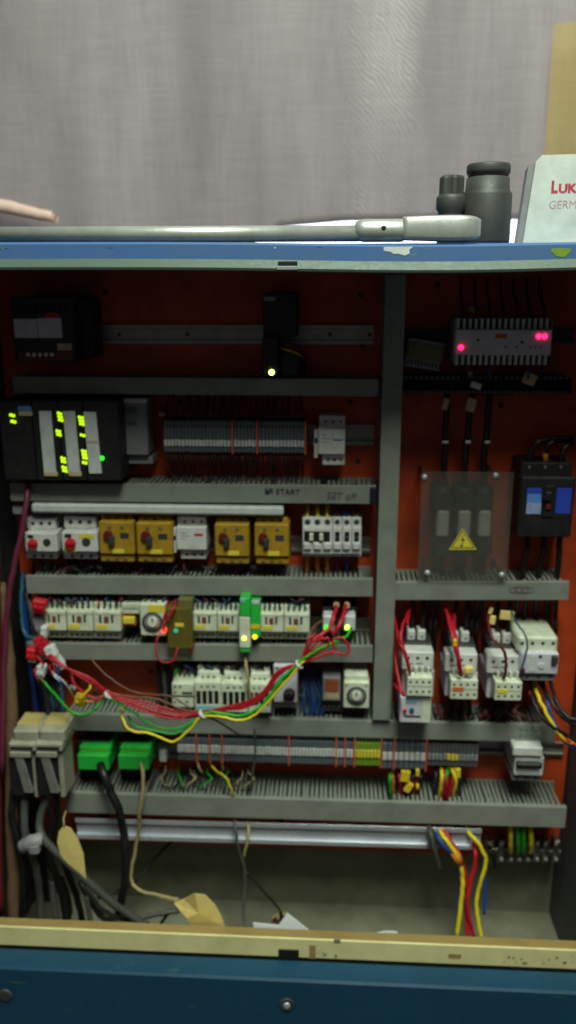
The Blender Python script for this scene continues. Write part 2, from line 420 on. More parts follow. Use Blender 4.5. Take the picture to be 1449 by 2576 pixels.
# ------------------------------------------------------------------ setting behind the cabinet
YF = -0.29                                    # front plane of the cabinet
ZTOP = P(724, 606, YF).z                       # top of the cabinet
YCUR = 0.45
def curtain():
    mb = MB(); X0, X1 = -1.1, 1.1; zt = 2.75; NX, NZ = 150, 60
    hem = [(-1e3, 640), (600, 640), (700, 572), (860, 557), (1100, 550), (1300, 552), (1345, 600), (1e4, 640)]
    for i in range(NX + 1):
        x = X0 + (X1 - X0) * i / NX
        # photo column of this x near the hem
        c = (x - P(724, 560, YCUR).x) / S(724, 560, YCUR) + 724
        for (a, ya), (b_, yb) in zip(hem, hem[1:]):
            if a <= c <= b_: hy = ya + (yb - ya) * (c - a) / (b_ - a)
        zb = P(c, hy, YCUR).z
        for k in range(NZ + 1):
            t = k / NZ; z = zb + (zt - zb) * t
            fold = 0.010 * math.sin(x * 9 + 0.6 * math.sin(z * 3)) + 0.003 * math.sin(x * 37 + z * 1.5) + 0.001 * math.sin(x * 71 + 2 * math.sin(z * 9))
            mb.v.append(Vector((x, YCUR + fold * (1 - 0.3 * t), z)))
    for i in range(NX):
        for k in range(NZ):
            a = i * (NZ + 1) + k; mb.quad([a, a + NZ + 1, a + NZ + 2, a + 1], True)
    # turned hem and header rail give it thickness
    o = mb.build('curtain', 'gauze')
    md = o.modifiers.new('thickness', 'SOLIDIFY'); md.thickness = 0.0009
    tag(o, 'grey gauze curtain hanging behind the cabinet', 'curtain')
curtain()
def yellow_strip():
    mb = MB(); p0 = P(1396, 56, 0.40); p1 = P(1500, 640, 0.40); NX, NZ = 14, 24
    for i in range(NX + 1):
        for k in range(NZ + 1):
            x = p0.x + 0.16 * i / NX; z = p0.z + (p1.z - p0.z) * k / NZ
            mb.v.append(Vector((x, 0.40 + 0.006 * math.sin(x * 60 + z * 4), z)))
    for i in range(NX):
        for k in range(NZ):
            a = i * (NZ + 1) + k; mb.quad([a, a + 1, a + NZ + 2, a + NZ + 1], True)
    o = mb.build('cloth_strip', 'yellow_gauze')
    tag(o, 'yellowish cloth strip hanging against the curtain above the white box', 'cloth')
yellow_strip()
o = MB().box(-2.2, 2.2, 2.2, 2.3, 0, 3.2, 0.002).build('wall', 'wall_pale', kind='structure')

# ------------------------------------------------------------------ cabinet shell
cab = thing('electrical_cabinet', 'open blue steel control cabinet with orange mounting plate', 'cabinet', Vector((0, -0.1, 0)))
XL = P(-28, 1100, 0).x; XR = P(1404, 2200, 0).x
ZFLOOR = P(724, 2272, 0.03).z
ZPB = P(724, 2134, 0).z; ZPT = P(724, 640, 0).z
XPL = P(34, 1240, 0).x
MB().box(XL, XPL - .002, 0.006, 0.012, ZFLOOR, ZTOP - .02, .001).build('dark_gap_strip', 'black', cab)  # black strip added so the gap left of the plate reads dark
plate = MB().box(XPL, XR - .004, 0.0, 0.004, ZPB, ZPT, 0.001).build('mounting_plate', 'plate', cab)
for (x, y) in ((265, 735), (908, 742), (900, 1160), (912, 870), (455, 1012), (1100, 716), (1260, 1020), (1240, 1420), (380, 1690), (240, 1745), (880, 1012)):
    c = P(x, y, 0); MB().lathe((c.x, 0.0015, c.z), (0, -1, 0), [(.0045, 0), (.0045, .0025), (.003, .004)], 10).build('screw', 'dark', plate)
MB().box(XL - .002, XR + .002, 0.034, 0.036, 0.02, ZTOP - .006, 0.0005).build('rear_wall', 'inner_wall', cab)
MB().box(XL - .004, XL, YF + .03, 0.034, ZFLOOR - .05, ZTOP - .006, 0.0005).build('side_wall', 'dark', cab)
MB().box(XR, XR + .004, YF + .03, 0.034, ZFLOOR - .05, ZTOP - .006, 0.0005).build('side_wall', 'duct_dark', cab)
MB().box(XL, XR, -0.235, 0.034, ZFLOOR - .004, ZFLOOR, 0.0005).build('floor_pan', 'inner_wall', cab)
# roof: a folded lid whose front edge sags a little in the middle
def lid():
    mb = MB(); n = 40; xs = [-0.62 + 1.24 * i / n for i in range(n + 1)]
    prof = [(0.036, ZTOP), (YF + .004, ZTOP), (YF, ZTOP - .003), (YF, None), (YF + .004, None)]
    H = ZTOP - P(724, 650, YF).z
    for x in xs:
        sag = -0.0045 * math.exp(-((x - 0.12) / 0.22) ** 2)
        row = [(0.036, ZTOP), (YF + .05, ZTOP), (YF + .004, ZTOP + sag), (YF, ZTOP - .003 + sag), (YF, ZTOP - H + sag), (YF + .006, ZTOP - H - .002 + sag), (YF + .012, ZTOP - H + .006 + sag), (0.036, ZTOP - .012)]
        for y, z in row: mb.v.append(Vector((x, y, z)))
    for i in range(n):
        for k in range(8):
            a = i * 8 + k; b_ = i * 8 + (k + 1) % 8; mb.quad([a, b_, b_ + 8, a + 8])
    mb.quad(list(range(8))[::-1]); mb.quad([n * 8 + k for k in range(8)])
    l = mb.build('lid', 'blue_paint', cab)
    mb = MB()
    zt, zb = ZTOP - H + .001, P(724, 678, YF + .01).z
    for x in xs:
        sag = -0.0045 * math.exp(-((x - 0.12) / 0.22) ** 2) + 0.003 * max(0, (x - .2) / .4)
        for y, z in ((YF + .0005, zt), (YF - .007, zb + .003), (YF - .006, zb), (YF + .03, zb), (YF + .03, zt)): mb.v.append(Vector((x, y, z + sag)))
    for i in range(n):
        for k in range(5):
            a = i * 5 + k; b_ = i * 5 + (k + 1) % 5; mb.quad([a, b_, b_ + 5, a + 5])
    mb.build('rim', 'rim_green', cab)
    pb(cab, 'latch_slot', 'rubber', 699, 657, 748, 669, YF - .0068, YF + .02)
    pb(cab, 'latch_plate', 'grey', 695, 669, 749, 680, YF - .0085, YF + .02)
    # bare chips in the paint
    for cx_, cy_, rx, ry, m in ((1003, 618, 40, 22, 'lightgrey'), (1408, 624, 28, 20, 'pe_green'), (275, 609, 10, 4, 'pe_green'), (803, 612, 6, 4, 'label_yellow'), (692, 615, 4, 8, 'lightgrey'), (6, 614, 14, 9, 'pe_green')):
        poly = []; N_ = 16
        for k in range(N_):
            a = 2 * math.pi * k / N_; f = R.uniform(.7, 1.1)
            dz = -abs(math.sin(a)) * ry if math.sin(a) < 0 else math.sin(a) * min(ry, 5)
            p = P(cx_ + math.cos(a) * rx * f, cy_ - dz * f, YF); poly.append((p.x, min(p.z - .002, ZTOP - .0075)))
        MB().prism(poly, YF - .0004, YF + .001).build('paint_chip', m, l)
lid()
def bottom_front():
    z0, z1 = P(724, 2408, -.25).z, P(724, 2361, -.25).z; zk = P(724, 2337, -.222).z
    lip = MB().box(XL - .1, XR + .1, -.250, -.246, z0, z1, .001).build('lip', 'lip_cream', cab)
    # folded-back top of the lip
    mb = MB(); n = 1
    for x in (XL - .1, XR + .1):
        for y, z in ((-.2497, z1 - .0008), (-.222, zk), (-.222, zk - .004), (-.2455, z1 - .004)): mb.v.append(Vector((x, y, z)))
    for k in range(4): mb.quad([k, (k + 1) % 4, 4 + (k + 1) % 4, 4 + k])
    mb.quad([3, 2, 1, 0]); mb.quad([4, 5, 6, 7]); mb.build('lip_top', 'lip_olive', cab)
    MB().box(XL - .1, XR + .1, -.244, -.236, ZFLOOR - .004, min(z1, zk) - .006, .001).build('lip_backing', 'inner_wall', cab)
    MB().box(XL - .1, XR + .1, -.249, -.240, z0 - .05, z0 + .001, .001).build('gasket', 'rubber', cab)
    zp = P(724, 2462, -.292).z
    MB().box(XL - .1, XR + .1, -.295, -.252, 0.0, zp, .0035).build('front_panel', 'teal_paint', cab)
    MB().box(XL, XR, -.250, .034, 0.0, .02, .001).build('base', 'duct_dark', cab)
    pb(cab, 'keeper_slot', 'rubber', 700, 2390, 752, 2420, -.2515, -.24)
    c = P(722, 2527, -.295)
    lk = MB().lathe((c.x, -.293, c.z), (0, -1, 0), [(.0125, 0), (.0125, .003), (.011, .004), (.008, .0042), (.0075, .001)], 20).build('lock', 'phosphate', cab)
    MB().lathe((c.x, -.2935, c.z), (0, -1, 0), [(.006, 0), (.006, .004), (.004, .006)], 12).build('lock_barrel', 'chrome', lk)
    c = P(14, 2503, -.295)
    MB().lathe((c.x, -.293, c.z), (0, -1, 0), [(.012, 0), (.012, .003), (.009, .005)], 16).build('plug', 'phosphate', cab)
    # scuffs and a weld seam on the lip
    for x0, x1, ya, yb, m in ((778, 794, 2378, 2412, 'lip_olive'), (1128, 1160, 2400, 2411, 'lip_olive'), (840, 856, 2364, 2373, 'inner_wall')):
        pb(lip, 'stain', m, x0, ya, x1, yb, -.2506, -.2495, .0002)
    for k in range(26):
        x = R.choice([R.uniform(1250, 1330), R.uniform(1360, 1449), R.uniform(800, 850)]); y = R.uniform(2405, 2426) if x > 1000 else R.uniform(2390, 2408)
        pk(lip, 'stain', R.choice(['lip_olive', 'inner_wall', 'inner_wall']), x, y, R.uniform(1.2, 3.6), -.2507, -.2495, 7, .0001)
bottom_front()

# ------------------------------------------------------------------ wire ducts
def duct(label, xl, yl0, yl1, xr, yr0, yr1, yf=-.072, cover=True, pitch=.0083, m='duct', group=None):
    a = P(xl, (yl0 + yl1) / 2, yf); b_ = P(xr, (yr0 + yr1) / 2, yf)
    h = ((P(xl, yl0, yf) - P(xl, yl1, yf)).z + (P(xr, yr0, yf) - P(xr, yr1, yf)).z) / 2
    L_ = math.hypot(b_.x - a.x, b_.z - a.z); ang = math.atan2(b_.z - a.z, b_.x - a.x)
    t = thing('wire_duct', label, 'wire duct', Vector((a.x, 0, a.z - h / 2)))
    t.rotation_euler = (0, -ang, 0); t['org'] = (0, 0, 0)
    g = MB().box(0, L_, -.0025, -.0002, 0, h, .0004).build('base', m, t)
    MB().box(0, L_, yf + .003, -.003, .0005, .0022, .0003).build('lower_side', m, t)
    if cover:
        mb = MB().box(0, L_, yf, yf + .0022, -.0012, h + .0012, .0008)
        mb.box(0, L_, yf + .0024, yf + .009, -.0012, -.0002, .0003).box(0, L_, yf + .0024, yf + .009, h + .0002, h + .0012, .0003)
        mb.build('cover', m, t)
    me = MB().box(0, pitch * .6, yf + .004, -.003, h - .002, h - .0003, .0003).mesh('finger', Vector((0, 0, 0))); me.materials.append(MATS[m])
    n = int((L_ - .004) / pitch)
    for i in range(n):
        if R.random() < .035: continue
        f_ = share(t, 'finger', me, (.002 + i * pitch + R.uniform(-.0004, .0004), 0, 0))
        if R.random() < .2: f_.rotation_euler = (R.uniform(-.02, .01), 0, R.uniform(-.02, .02))
    if not cover:
        me2 = MB().box(0, pitch * .6, yf, yf + .003, h - .005, h - .0003, .0003).mesh('finger_tip', Vector((0, 0, 0))); me2.materials.append(MATS[m])
        for i in range(n):
            share(t, 'finger', me2, (.002 + i * pitch, 0, 0)); share(t, 'finger', me2, (.002 + i * pitch, 0, -h + .0055))
    t['len'] = L_; t['h'] = h
    return t
duct('long grey wire duct below the empty metal rail', 32, 950, 987, 952, 955, 996)
d2 = duct('grey wire duct marked with black handwriting', 25, 1218, 1258, 946, 1224, 1267)
duct('grey wire duct directly below the ochre motor starters', 66, 1452, 1491, 938, 1458, 1500)
duct('grey wire duct behind the two green modules', 66, 1621, 1656, 938, 1627, 1666)
d5 = duct('grey wire duct under the dial timer and black knob relay', 165, 1796, 1836, 1398, 1828, 1866, pitch=.0085)
duct('lowest grey wire duct with open slots above the shiny rail', 165, 1996, 2042, 1424, 2033, 2082, yf=-.085, pitch=.0082)
d3 = duct('grey wire duct under the clear guard with yellow triangle', 988, 1467, 1508, 1432, 1466, 1508)
od = duct('coverless dark wire duct full of black cables', 1012, 946, 990, 1437, 946, 992, yf=-.06, cover=False, m='duct_dark')
for k in range(5):
    y = 956 + k * 7
    wo = MB().tube(wpts([(1018, y + 2, -.02 - .006 * (k % 3)), (1120, y - 3, -.035), (1240, y + 3, -.03), (1340, y - 2, -.035), (1434, y + 1, -.02)]), .0042, 7)
    tag(wo.build('cable', 'wire_black'), 'black cable running inside the coverless wire duct', 'cable', 'cables in the open duct')
def vduct():
    yf = -.082
    X0 = P(955, 1255, yf).x; X1 = P(1001, 1255, yf).x; Z1 = P(985, 690, yf).z; Z0 = P(960, 1812, yf).z
    t = thing('wire_duct', 'tall vertical grey wire duct dividing the two compartments', 'wire duct', Vector(((X0 + X1) / 2, 0, Z0)))
    MB().box(X0, X1, -.0028, -.0003, Z0, Z1, .0004).build('base', 'duct', t)
    mb = MB().box(X0 - .001, X1 + .001, yf, yf + .0022, Z0, Z1, .0008); mb.build('cover', 'duct', t)
    n = 44; p = (Z1 - Z0) / n
    me = MB().box(0, .0016, yf + .003, -.003, 0, p * .6, .0003).mesh('finger', Vector((0, 0, 0))); me.materials.append(MATS['duct'])
    o3 = Vector(t['org'])
    for i in range(n):
        share(t, 'finger', me, Vector((X0 + .0004, 0, Z0 + i * p)) - o3); share(t, 'finger', me, Vector((X1 - .002, 0, Z0 + i * p)) - o3)
vduct()
def wtext(par, *a, **k):
    # lettering belongs to a rotated duct: build it, then re-express in the duct's frame
    o = text_part(None, *a, **k); M = Matrix.Translation(par.location) @ par.rotation_euler.to_matrix().to_4x4()
    o.parent = par; o.matrix_parent_inverse = M.inverted()
    return o
wtext(d2, 'handwriting', '№ START', 'ink', 667, 1243, 15, -.0728, 88, bold=.012, tilt=.01)
wtext(d2, 'handwriting', 'SET off', 'ink_faint', 822, 1256, 19, -.0728, 76, shear=.15, bold=.006, tilt=.02)

def scribble(par, m, strokes, y):
    M = Matrix.Translation(par.location) @ par.rotation_euler.to_matrix().to_4x4()
    for st in strokes:
        o = MB().tube([P(a, b_, y) for a, b_ in st], .0007, 5, 4).build('handwriting', m); o.parent = par; o.matrix_parent_inverse = M.inverted()
for yy in (1838, 1850):
    scribble(d5, 'ink_green', [[(1306 + k * 13 + q * 3, yy + R.uniform(-5, 5) + k * .4) for q in range(4)] for k in range(4)], -.0722)
scribble(d3, 'ink_faint', [[(1290 + 16 * k + 9 * math.cos(a), 1484 + 6 * math.sin(a)) for a in (0, 1.2, 2.4, 3.6, 4.8, 6)] for k in range(3)] + [[(1284, 1490), (1310, 1493), (1344, 1489)], [(1286, 1478), (1312, 1475), (1342, 1480)]], -.0722)
# ------------------------------------------------------------------ mounting rails
def rail(label, x0, y0, x1, y1, m='zinc', yf=-.0075, holes=(), yr=None):
    X0, X1, Z0, Z1 = rect(x0, y0, x1, y1, yf); h = Z1 - Z0
    t = thing('mounting_rail', label, 'rail', Vector(((X0 + X1) / 2, 0, Z0)))
    if yr is not None:
        a = P(x0, y1, yf); b_ = P(x1, yr, yf)
        t.rotation_euler = (0, -math.atan2(b_.z - a.z, b_.x - a.x), 0)
    w_ = h * .21
    mb = MB().box(X0, X1, yf + .0062, yf + .0072, Z0 + w_, Z1 - w_, .0002)
    for za, zb in ((Z0, Z0 + w_), (Z1 - w_, Z1)): mb.box(X0, X1, yf, yf + .0012, za, zb, .0004)
    for z in (Z0 + w_ - .0012, Z1 - w_): mb.box(X0, X1, yf + .0012, yf + .0074, z, z + .0012, .0002)
    mb.build('profile', m, t)
    for hx in holes:
        c = P(hx, (y0 + y1) / 2, yf + .006); MB().cyl((c.x, yf + .0064, c.z), (c.x, yf + .0055, c.z), .0034, 10).build('screw', 'dark', t)
    return t
rail('bare rail holding the slim black module with white light', 250, 817, 942, 866, holes=(472, 930, 300, 830))
rail('dark rail behind the white module with red lights', 1016, 828, 1446, 862, 'phosphate')
rail('short bright rail end right of the white breaker', 770, 1068, 942, 1120, 'zinc')
rail('rail under the row of ochre motor starters', 60, 1345, 932, 1385, 'zinc')
rail('rail under the row of white relays', 100, 1545, 932, 1585, 'zinc')
rail('rail under the black slotted contactors', 425, 1715, 932, 1755, 'zinc')
rail('rail carrying the lower terminal strip', 190, 1872, 990, 1912, 'zinc')
rail('rail running behind the bottom white breaker', 1004, 1862, 1420, 1897, 'zinc')
rail('wide shiny rail below the lowest wire duct', 192, 2072, 1212, 2124, 'chrome', yf=-.078, yr=2153)
rb = [o for o in bpy.data.objects if o.name.startswith('mounting_rail')][-1]
for x in (240, 700, 1160):
    c = P(x, 2098, -.07); MB().box(c.x - .009, c.x + .009, -.0704, -.0002, c.z - .006, c.z + .006, .001).build('bracket', 'phosphate', rb)

# ------------------------------------------------------------------ top of the cabinet
def tools():
    yb = -.278
    c0 = P(-60, 585, yb); c1 = P(905, 585, yb); r = 19.5 * S(450, 585, yb)
    z = ZTOP + r - .0005
    t = thing('breaker_bar', 'long steel breaker bar lying along the cabinet edge', 'wrench', Vector((c1.x, yb, ZTOP)))
    MB().lathe((c0.x, yb, z), (1, 0, 0), [(r, 0), (r, c1.x - c0.x)], 24).build('handle', 'steel', t)
    xa, xb = P(893, 580, yb).x, P(1015, 580, yb).x; R2 = 28 * S(950, 580, yb); z2 = ZTOP + R2 - .0012
    L_ = xb - xa
    f = MB().lathe((xa, yb, z2), (1, 0, 0), [(R2 * .72, 0), (R2 * .95, L_ * .12), (R2, L_ * .2), (R2, L_ * .96), (R2 * .93, L_)], 28).build('ferrule', 'steel', t)
    p = P(965, 578, yb - R2); MB().cyl((p.x, yb - R2 * .99, z2 + .002), (p.x, yb - R2 * 1.005, z2 + .002), .0032, 12).build('pin_hole', 'rubber', f)
    # flattened head with a rounded end
    xh = P(1150, 575, yb).x; h2 = 64 * S(1100, 575, yb); mb = MB(); prof = []
    zc = ZTOP + h2 / 2 - .001; nseg = 16; rings = []
    for i in range(nseg + 1):
        u = i / nseg; x = xb - .001 + (xh + .03 - xb) * u
        k = 1.0 if u < .72 else math.sqrt(max(0.02, 1 - ((u - .72) / .28) ** 2))
        hh = h2 / 2 * (0.90 + .10 * min(1, u * 2)) * (0.6 + .4 * k); ww = .013 * k; ring = []
        for q in range(16):
            a = 2 * math.pi * q / 16; ca, sa = math.cos(a), math.sin(a)
            e = .45
            ring.append(len(mb.v)); mb.v.append(Vector((x, yb + ww * math.copysign(abs(ca) ** e, ca), zc + hh * math.copysign(abs(sa) ** e, sa))))
        rings.append(ring)
    for A, B in zip(rings, rings[1:]):
        for q in range(16): mb.quad([A[q], A[(q + 1) % 16], B[(q + 1) % 16], B[q]], True)
    mb.quad(rings[0][::-1]); mb.quad(rings[-1]); mb.build('head', 'steel', t)
    # big impact socket
    ys = -.215; c = P(1219, 600, ys); s_ = S(1224, 520, ys); Rb = 62.5 * s_
    def zz(py): return P(1224, py, ys - Rb * .9).z
    so = thing('impact_socket', 'large black deep impact socket standing on its end', 'socket', Vector((c.x, ys, ZTOP)))
    k = Rb
    MB().lathe((c.x, ys, ZTOP), (0, 0, 1), [(k * .97, 0), (k, .003), (k, zz(486) - ZTOP), (k * .965, zz(480) - ZTOP), (k * .88, zz(472) - ZTOP), (k * .86, zz(440) - ZTOP)], 36).build('barrel', 'phosphate', so)
    rg = MB().lathe((c.x, ys, zz(441)), (0, 0, 1), [(k * .80, -.001), (k * .80, zz(432) - zz(441)), (k * .85, zz(430) - zz(441)), (k * .87, zz(424) - zz(441)), (k * .87, zz(410) - zz(441)), (k * .83, zz(405) - zz(441)), (k * .55, zz(404) - zz(441)), (k * .5, zz(412) - zz(441))], 36)
    rg.build('drive_collar', 'phosphate', so)
    # smaller adapter behind the bar
    ys = -.222; c = P(1130, 600, ys); s_ = S(1130, 520, ys)
    def zz(py): return P(1130, py, ys - .015).z
    sm = thing('impact_adapter', 'small black impact adapter standing beside the large socket', 'socket', Vector((c.x, ys, ZTOP)))
    MB().lathe((c.x, ys, ZTOP), (0, 0, 1), [(30 * s_, 0), (33 * s_, .004), (33 * s_, zz(545) - ZTOP), (31 * s_, zz(532) - ZTOP), (37 * s_, zz(524) - ZTOP), (37 * s_, zz(497) - ZTOP), (34 * s_, zz(489) - ZTOP), (28 * s_, zz(486) - ZTOP)], 28).build('collar', 'phosphate', sm)
    mb = MB(); a0 = 31 * s_
    n = 24; rings = []
    for py, f in ((487, 1.0), (446, 1.0), (440, .94), (438, .8)):
        ring = []
        for q in range(n):
            a = 2 * math.pi * q / n; rr = a0 * f * (1.0 if (q // 2) % 2 else .88); ring.append(len(mb.v)); mb.v.append(Vector((c.x + math.cos(a) * rr, ys + math.sin(a) * rr, zz(py))))
        rings.append(ring)
    for A, B in zip(rings, rings[1:]):
        for q in range(n): mb.quad([A[q], A[(q + 1) % n], B[(q + 1) % n], B[q]])
    mb.quad(rings[0][::-1]); mb.quad(rings[-1]); mb.build('fluted_neck', 'phosphate', sm)
tools()
def carton():
    yf = -.20
    X0, X1, Z0, Z1 = rect(1330, 392, 1572, 600, yf); Z0 = ZTOP - .001; ang = math.radians(-8)
    org = Vector((X0, yf, ZTOP))
    t = thing('carton', 'worn white carton printed with dark red lettering', 'box', org)
    t.rotation_euler = (0, 0, ang); t['org'] = (0, 0, 0)
    W, H = X1 - X0, Z1 - Z0
    mb = MB(); D = .055
    # slumped box body: the left edge leans outwards at the foot
    pr = [(-.004, 0), (W, 0), (W, H), (.013, H), (.006, H - .008)]
    mb.prism(pr, 0, D); mb.build('body', 'paper_box', t)
    sp = MB().prism([(-.012, 0), (-.0045, 0), (.0055, H - .009), (-.003, H - .012)], .004, D - .003)
    sp.build('side_flap', 'grey', t)
    def tx(body, m, x, z, h, w, bold):
        o = text_part(None, 'lettering', body, m, 724, 1288, 10, -.07, None, bold=bold)
        me = o.data; xs = [v.co.x for v in me.vertices]; zs = [v.co.z for v in me.vertices]
        a, b_ = min(xs), max(xs); c_, d_ = min(zs), max(zs)
        for v in me.vertices: v.co = Vector((x + (v.co.x - a) / (b_ - a) * w, -.0002 if v.co.y < 0 else .0004, z + (v.co.z - c_) / (d_ - c_) * h))
        o.location = (0, 0, 0); o.parent = t
    s_ = S(1400, 500, yf)
    tx('L', 'crimson', 54 * s_, 123 * s_, 31 * s_, 16 * s_, .05)
    tx('UK', 'crimson', 72 * s_, 123 * s_, 23 * s_, 46 * s_, .05)
    tx('GERM', 'pinktext', 52 * s_, 86 * s_, 20 * s_, 66 * s_, -.004)
mat('paper_box', (204, 210, 204), 0.75, dirt=0.5, scale=26, dirtcol=(150, 158, 150))
carton()
def rosy_streak():  # solid added in place of a blurred pink streak of light
    y = .415
    mb = MB().tube([P(-60, 506, y), P(20, 522, y), P(80, 535, y), P(128, 546, y), P(138, 549, y)], .016, 12, 6, .55)
    t = mb.build('streak', 'rosy'); tag(t, 'added solid standing in for a blurred pink light rod sloping down behind the steel bar', 'streak')
rosy_streak()

# ------------------------------------------------------------------ row one, left
def black_drive():
    yf = -.10
    t = thing_at('power_supply', 'black power supply with a lilac label in the top corner', 'power supply', 110, 912, -.05)
    bd = pb(t, 'housing', 'black', 32, 744, 186, 912, yf, -.002, .002)
    for k in range(9): pb(bd, 'vent_slot', 'rubber', 40 + k * 15, 766, 49 + k * 15, 785, yf - .0006, yf + .002, .0003)
    pb(t, 'top_strip', 'dark', 70, 752, 190, 760, yf - .0015, yf + .004)
    lb = pb(t, 'label_plate', 'lilac', 35, 802, 94, 850, yf - .001, yf + .003, .0004)
    pb(t, 'label_plate', 'lilac', 95, 800, 155, 850, yf - .001, yf + .003, .0004)
    pb(t, 'label_plate', 'red', 112, 788, 150, 799, yf - .001, yf + .003, .0004)
    pb(t, 'sticker', 'tag_beige', 144, 864, 180, 882, yf - .001, yf + .002, .0003)
    tb = pb(t, 'terminal_row', 'wire_maroon', 45, 884, 184, 908, yf - .003, yf + .004)
    for k in range(5): pk(tb, 'terminal_screw', 'lightgrey', 70 + k * 15, 892, 5, yf - .0042, yf)
    pb(t, 'heat_sink', 'black', 190, 752, 232, 900, -.06, -.002, .002)
black_drive()
def slim_module():
    yf = -.075
    t = thing_at('interface_module', 'slim black module with one white light on the bare rail', 'module', 705, 945, -.04)
    pb(t, 'housing', 'black', 662, 737, 748, 848, yf, -.003, .002)
    pb(t, 'sticker', 'grey', 664, 746, 692, 757, yf - .0008, yf + .002, .0003)
    lo = pb(t, 'lower_housing', 'black', 660, 846, 700, 946, yf - .012, -.003, .002)
    pb(lo, 'rib', 'dark', 676, 862, 682, 925, yf - .0135, yf - .01, .0004)
    pk(lo, 'light', 'led_white_green', 683, 937, 6.5, yf - .0145, yf - .01, 12)
    pb(t, 'plug', 'dark', 704, 886, 750, 946, yf + .01, -.003, .002)
    for m, dy, r in (('wire_maroon', -8, .0032), ('wire_maroon', 0, .003), ('wire_yellow', 7, .0018), ('wire_black', 14, .003), ('wire_black', 20, .003)):
        wire(t, m, [(702, 866 + dy, yf + .008), (722, 874 + dy, yf - .004), (748, 884 + dy, yf), (764, 902 + dy * .6, yf + .02), (766, 938, yf + .045)], r)
slim_module()

# ------------------------------------------------------------------ row one, right
def leaning_terminal():
    yf = -.05; t = thing_at('terminal_block', 'dusty tilted terminal block beside the divider duct', 'terminal block', 1068, 930, -.03)
    c = P(1068, 892, yf)
    def tb(nm, m, x0, y0, x1, y1, f, b_):
        X0, X1, Z0, Z1 = rect(x0, y0, x1, y1, f); MB().box(X0, X1, f, b_, Z0, Z1).rot(c, 'Y', math.radians(9)).build(nm, m, t)
    tb('body', 'grey', 1022, 856, 1114, 928, yf, -.008)
    tb('marker_strip', 'olive', 1024, 872, 1116, 905, yf - .002, yf + .004)
    for k in range(10): tb('slot', 'dark', 1027 + k * 9, 862, 1032 + k * 9, 870, yf - .001, yf + .002)
    for k in range(10): tb('slot', 'dark', 1027 + k * 9, 908, 1032 + k * 9, 922, yf - .001, yf + .002)
leaning_terminal()
def safety_relay():
    yf = -.105; t = thing_at('safety_module', 'wide white module with three glowing red lights', 'module', 1266, 918, -.04)
    pb(t, 'base', 'grey', 1146, 804, 1388, 914, yf + .018, -.006, .001)
    f = pb(t, 'face', 'lilac', 1146, 829, 1388, 893, yf, yf + .02, .0012)
    for row, (ya, yb) in enumerate(((801, 829), (893, 918))):
        for k in range(16):
            x = 1150 + k * 14.9 - row * 4
            tm = pb(t, 'terminal', 'lightgrey', x, ya, x + 7, yb, yf + .008, yf + .03, .0006)
            pb(tm, 'wire_entry', 'rubber', x + 7.5, ya + 4, x + 13.5, yb - 3, yf + .0165, yf + .02, .0003)
    for x, y in ((1160, 874), (1356, 846), (1371, 846)): pk(f, 'red_light', 'led_red', x, y, 6, yf - .0018, yf + .002, 12)
    pb(f, 'label', 'label_orange', 1246, 840, 1276, 852, yf - .0006, yf + .001, .0002)
    for x, y, r in ((1203, 856, 4), (1314, 861, 4.5), (1272, 873, 3), (1300, 873, 3), (1334, 873, 3), (1347, 873, 2.6), (1360, 873, 2.6)):
        pk(f, 'dimple', 'dark', x, y, r, yf - .0005, yf + .001, 8)
    for k in range(7):
        wire(t, ['wire_navy', 'wire_black', 'wire_blue'][k % 3], [(1160 + k * 34, 916, yf + .03), (1165 + k * 33, 932, yf + .015), (1168 + k * 32, 952, yf + .035)], .002)
        wire(t, 'wire_black', [(1165 + k * 34, 804, yf + .03), (1163 + k * 34, 770, yf + .03), (1160 + k * 33, 735, yf + .055), (1160 + k * 33, 700, -.01)], .002)
safety_relay()
def paper_tag(label, x0, y0, x1, y1, y, ang=0.0, m='tag_beige', group=None):
    X0, X1, Z0, Z1 = rect(x0, y0, x1, y1, y); c = P((x0 + x1) / 2, (y0 + y1) / 2, y)
    o = MB().box(X0, X1, y, y + .0045, Z0, Z1, .0012).rot(c, 'Y', ang).build('cable_tag', m)
    return tag(o, label, 'tag', group)
paper_tag('small beige tag on a wire above the white module', 1180, 771, 1200, 788, -.046, .2)
paper_tag('white tag inside the coverless wire duct', 1184, 962, 1212, 978, -.062, .3, 'lightgrey')
paper_tag('large beige tag hanging over the coverless wire duct', 1316, 938, 1350, 968, -.062, .35)
paper_tag('small beige tag just below the white module', 1176, 934, 1190, 950, -.05, .1)

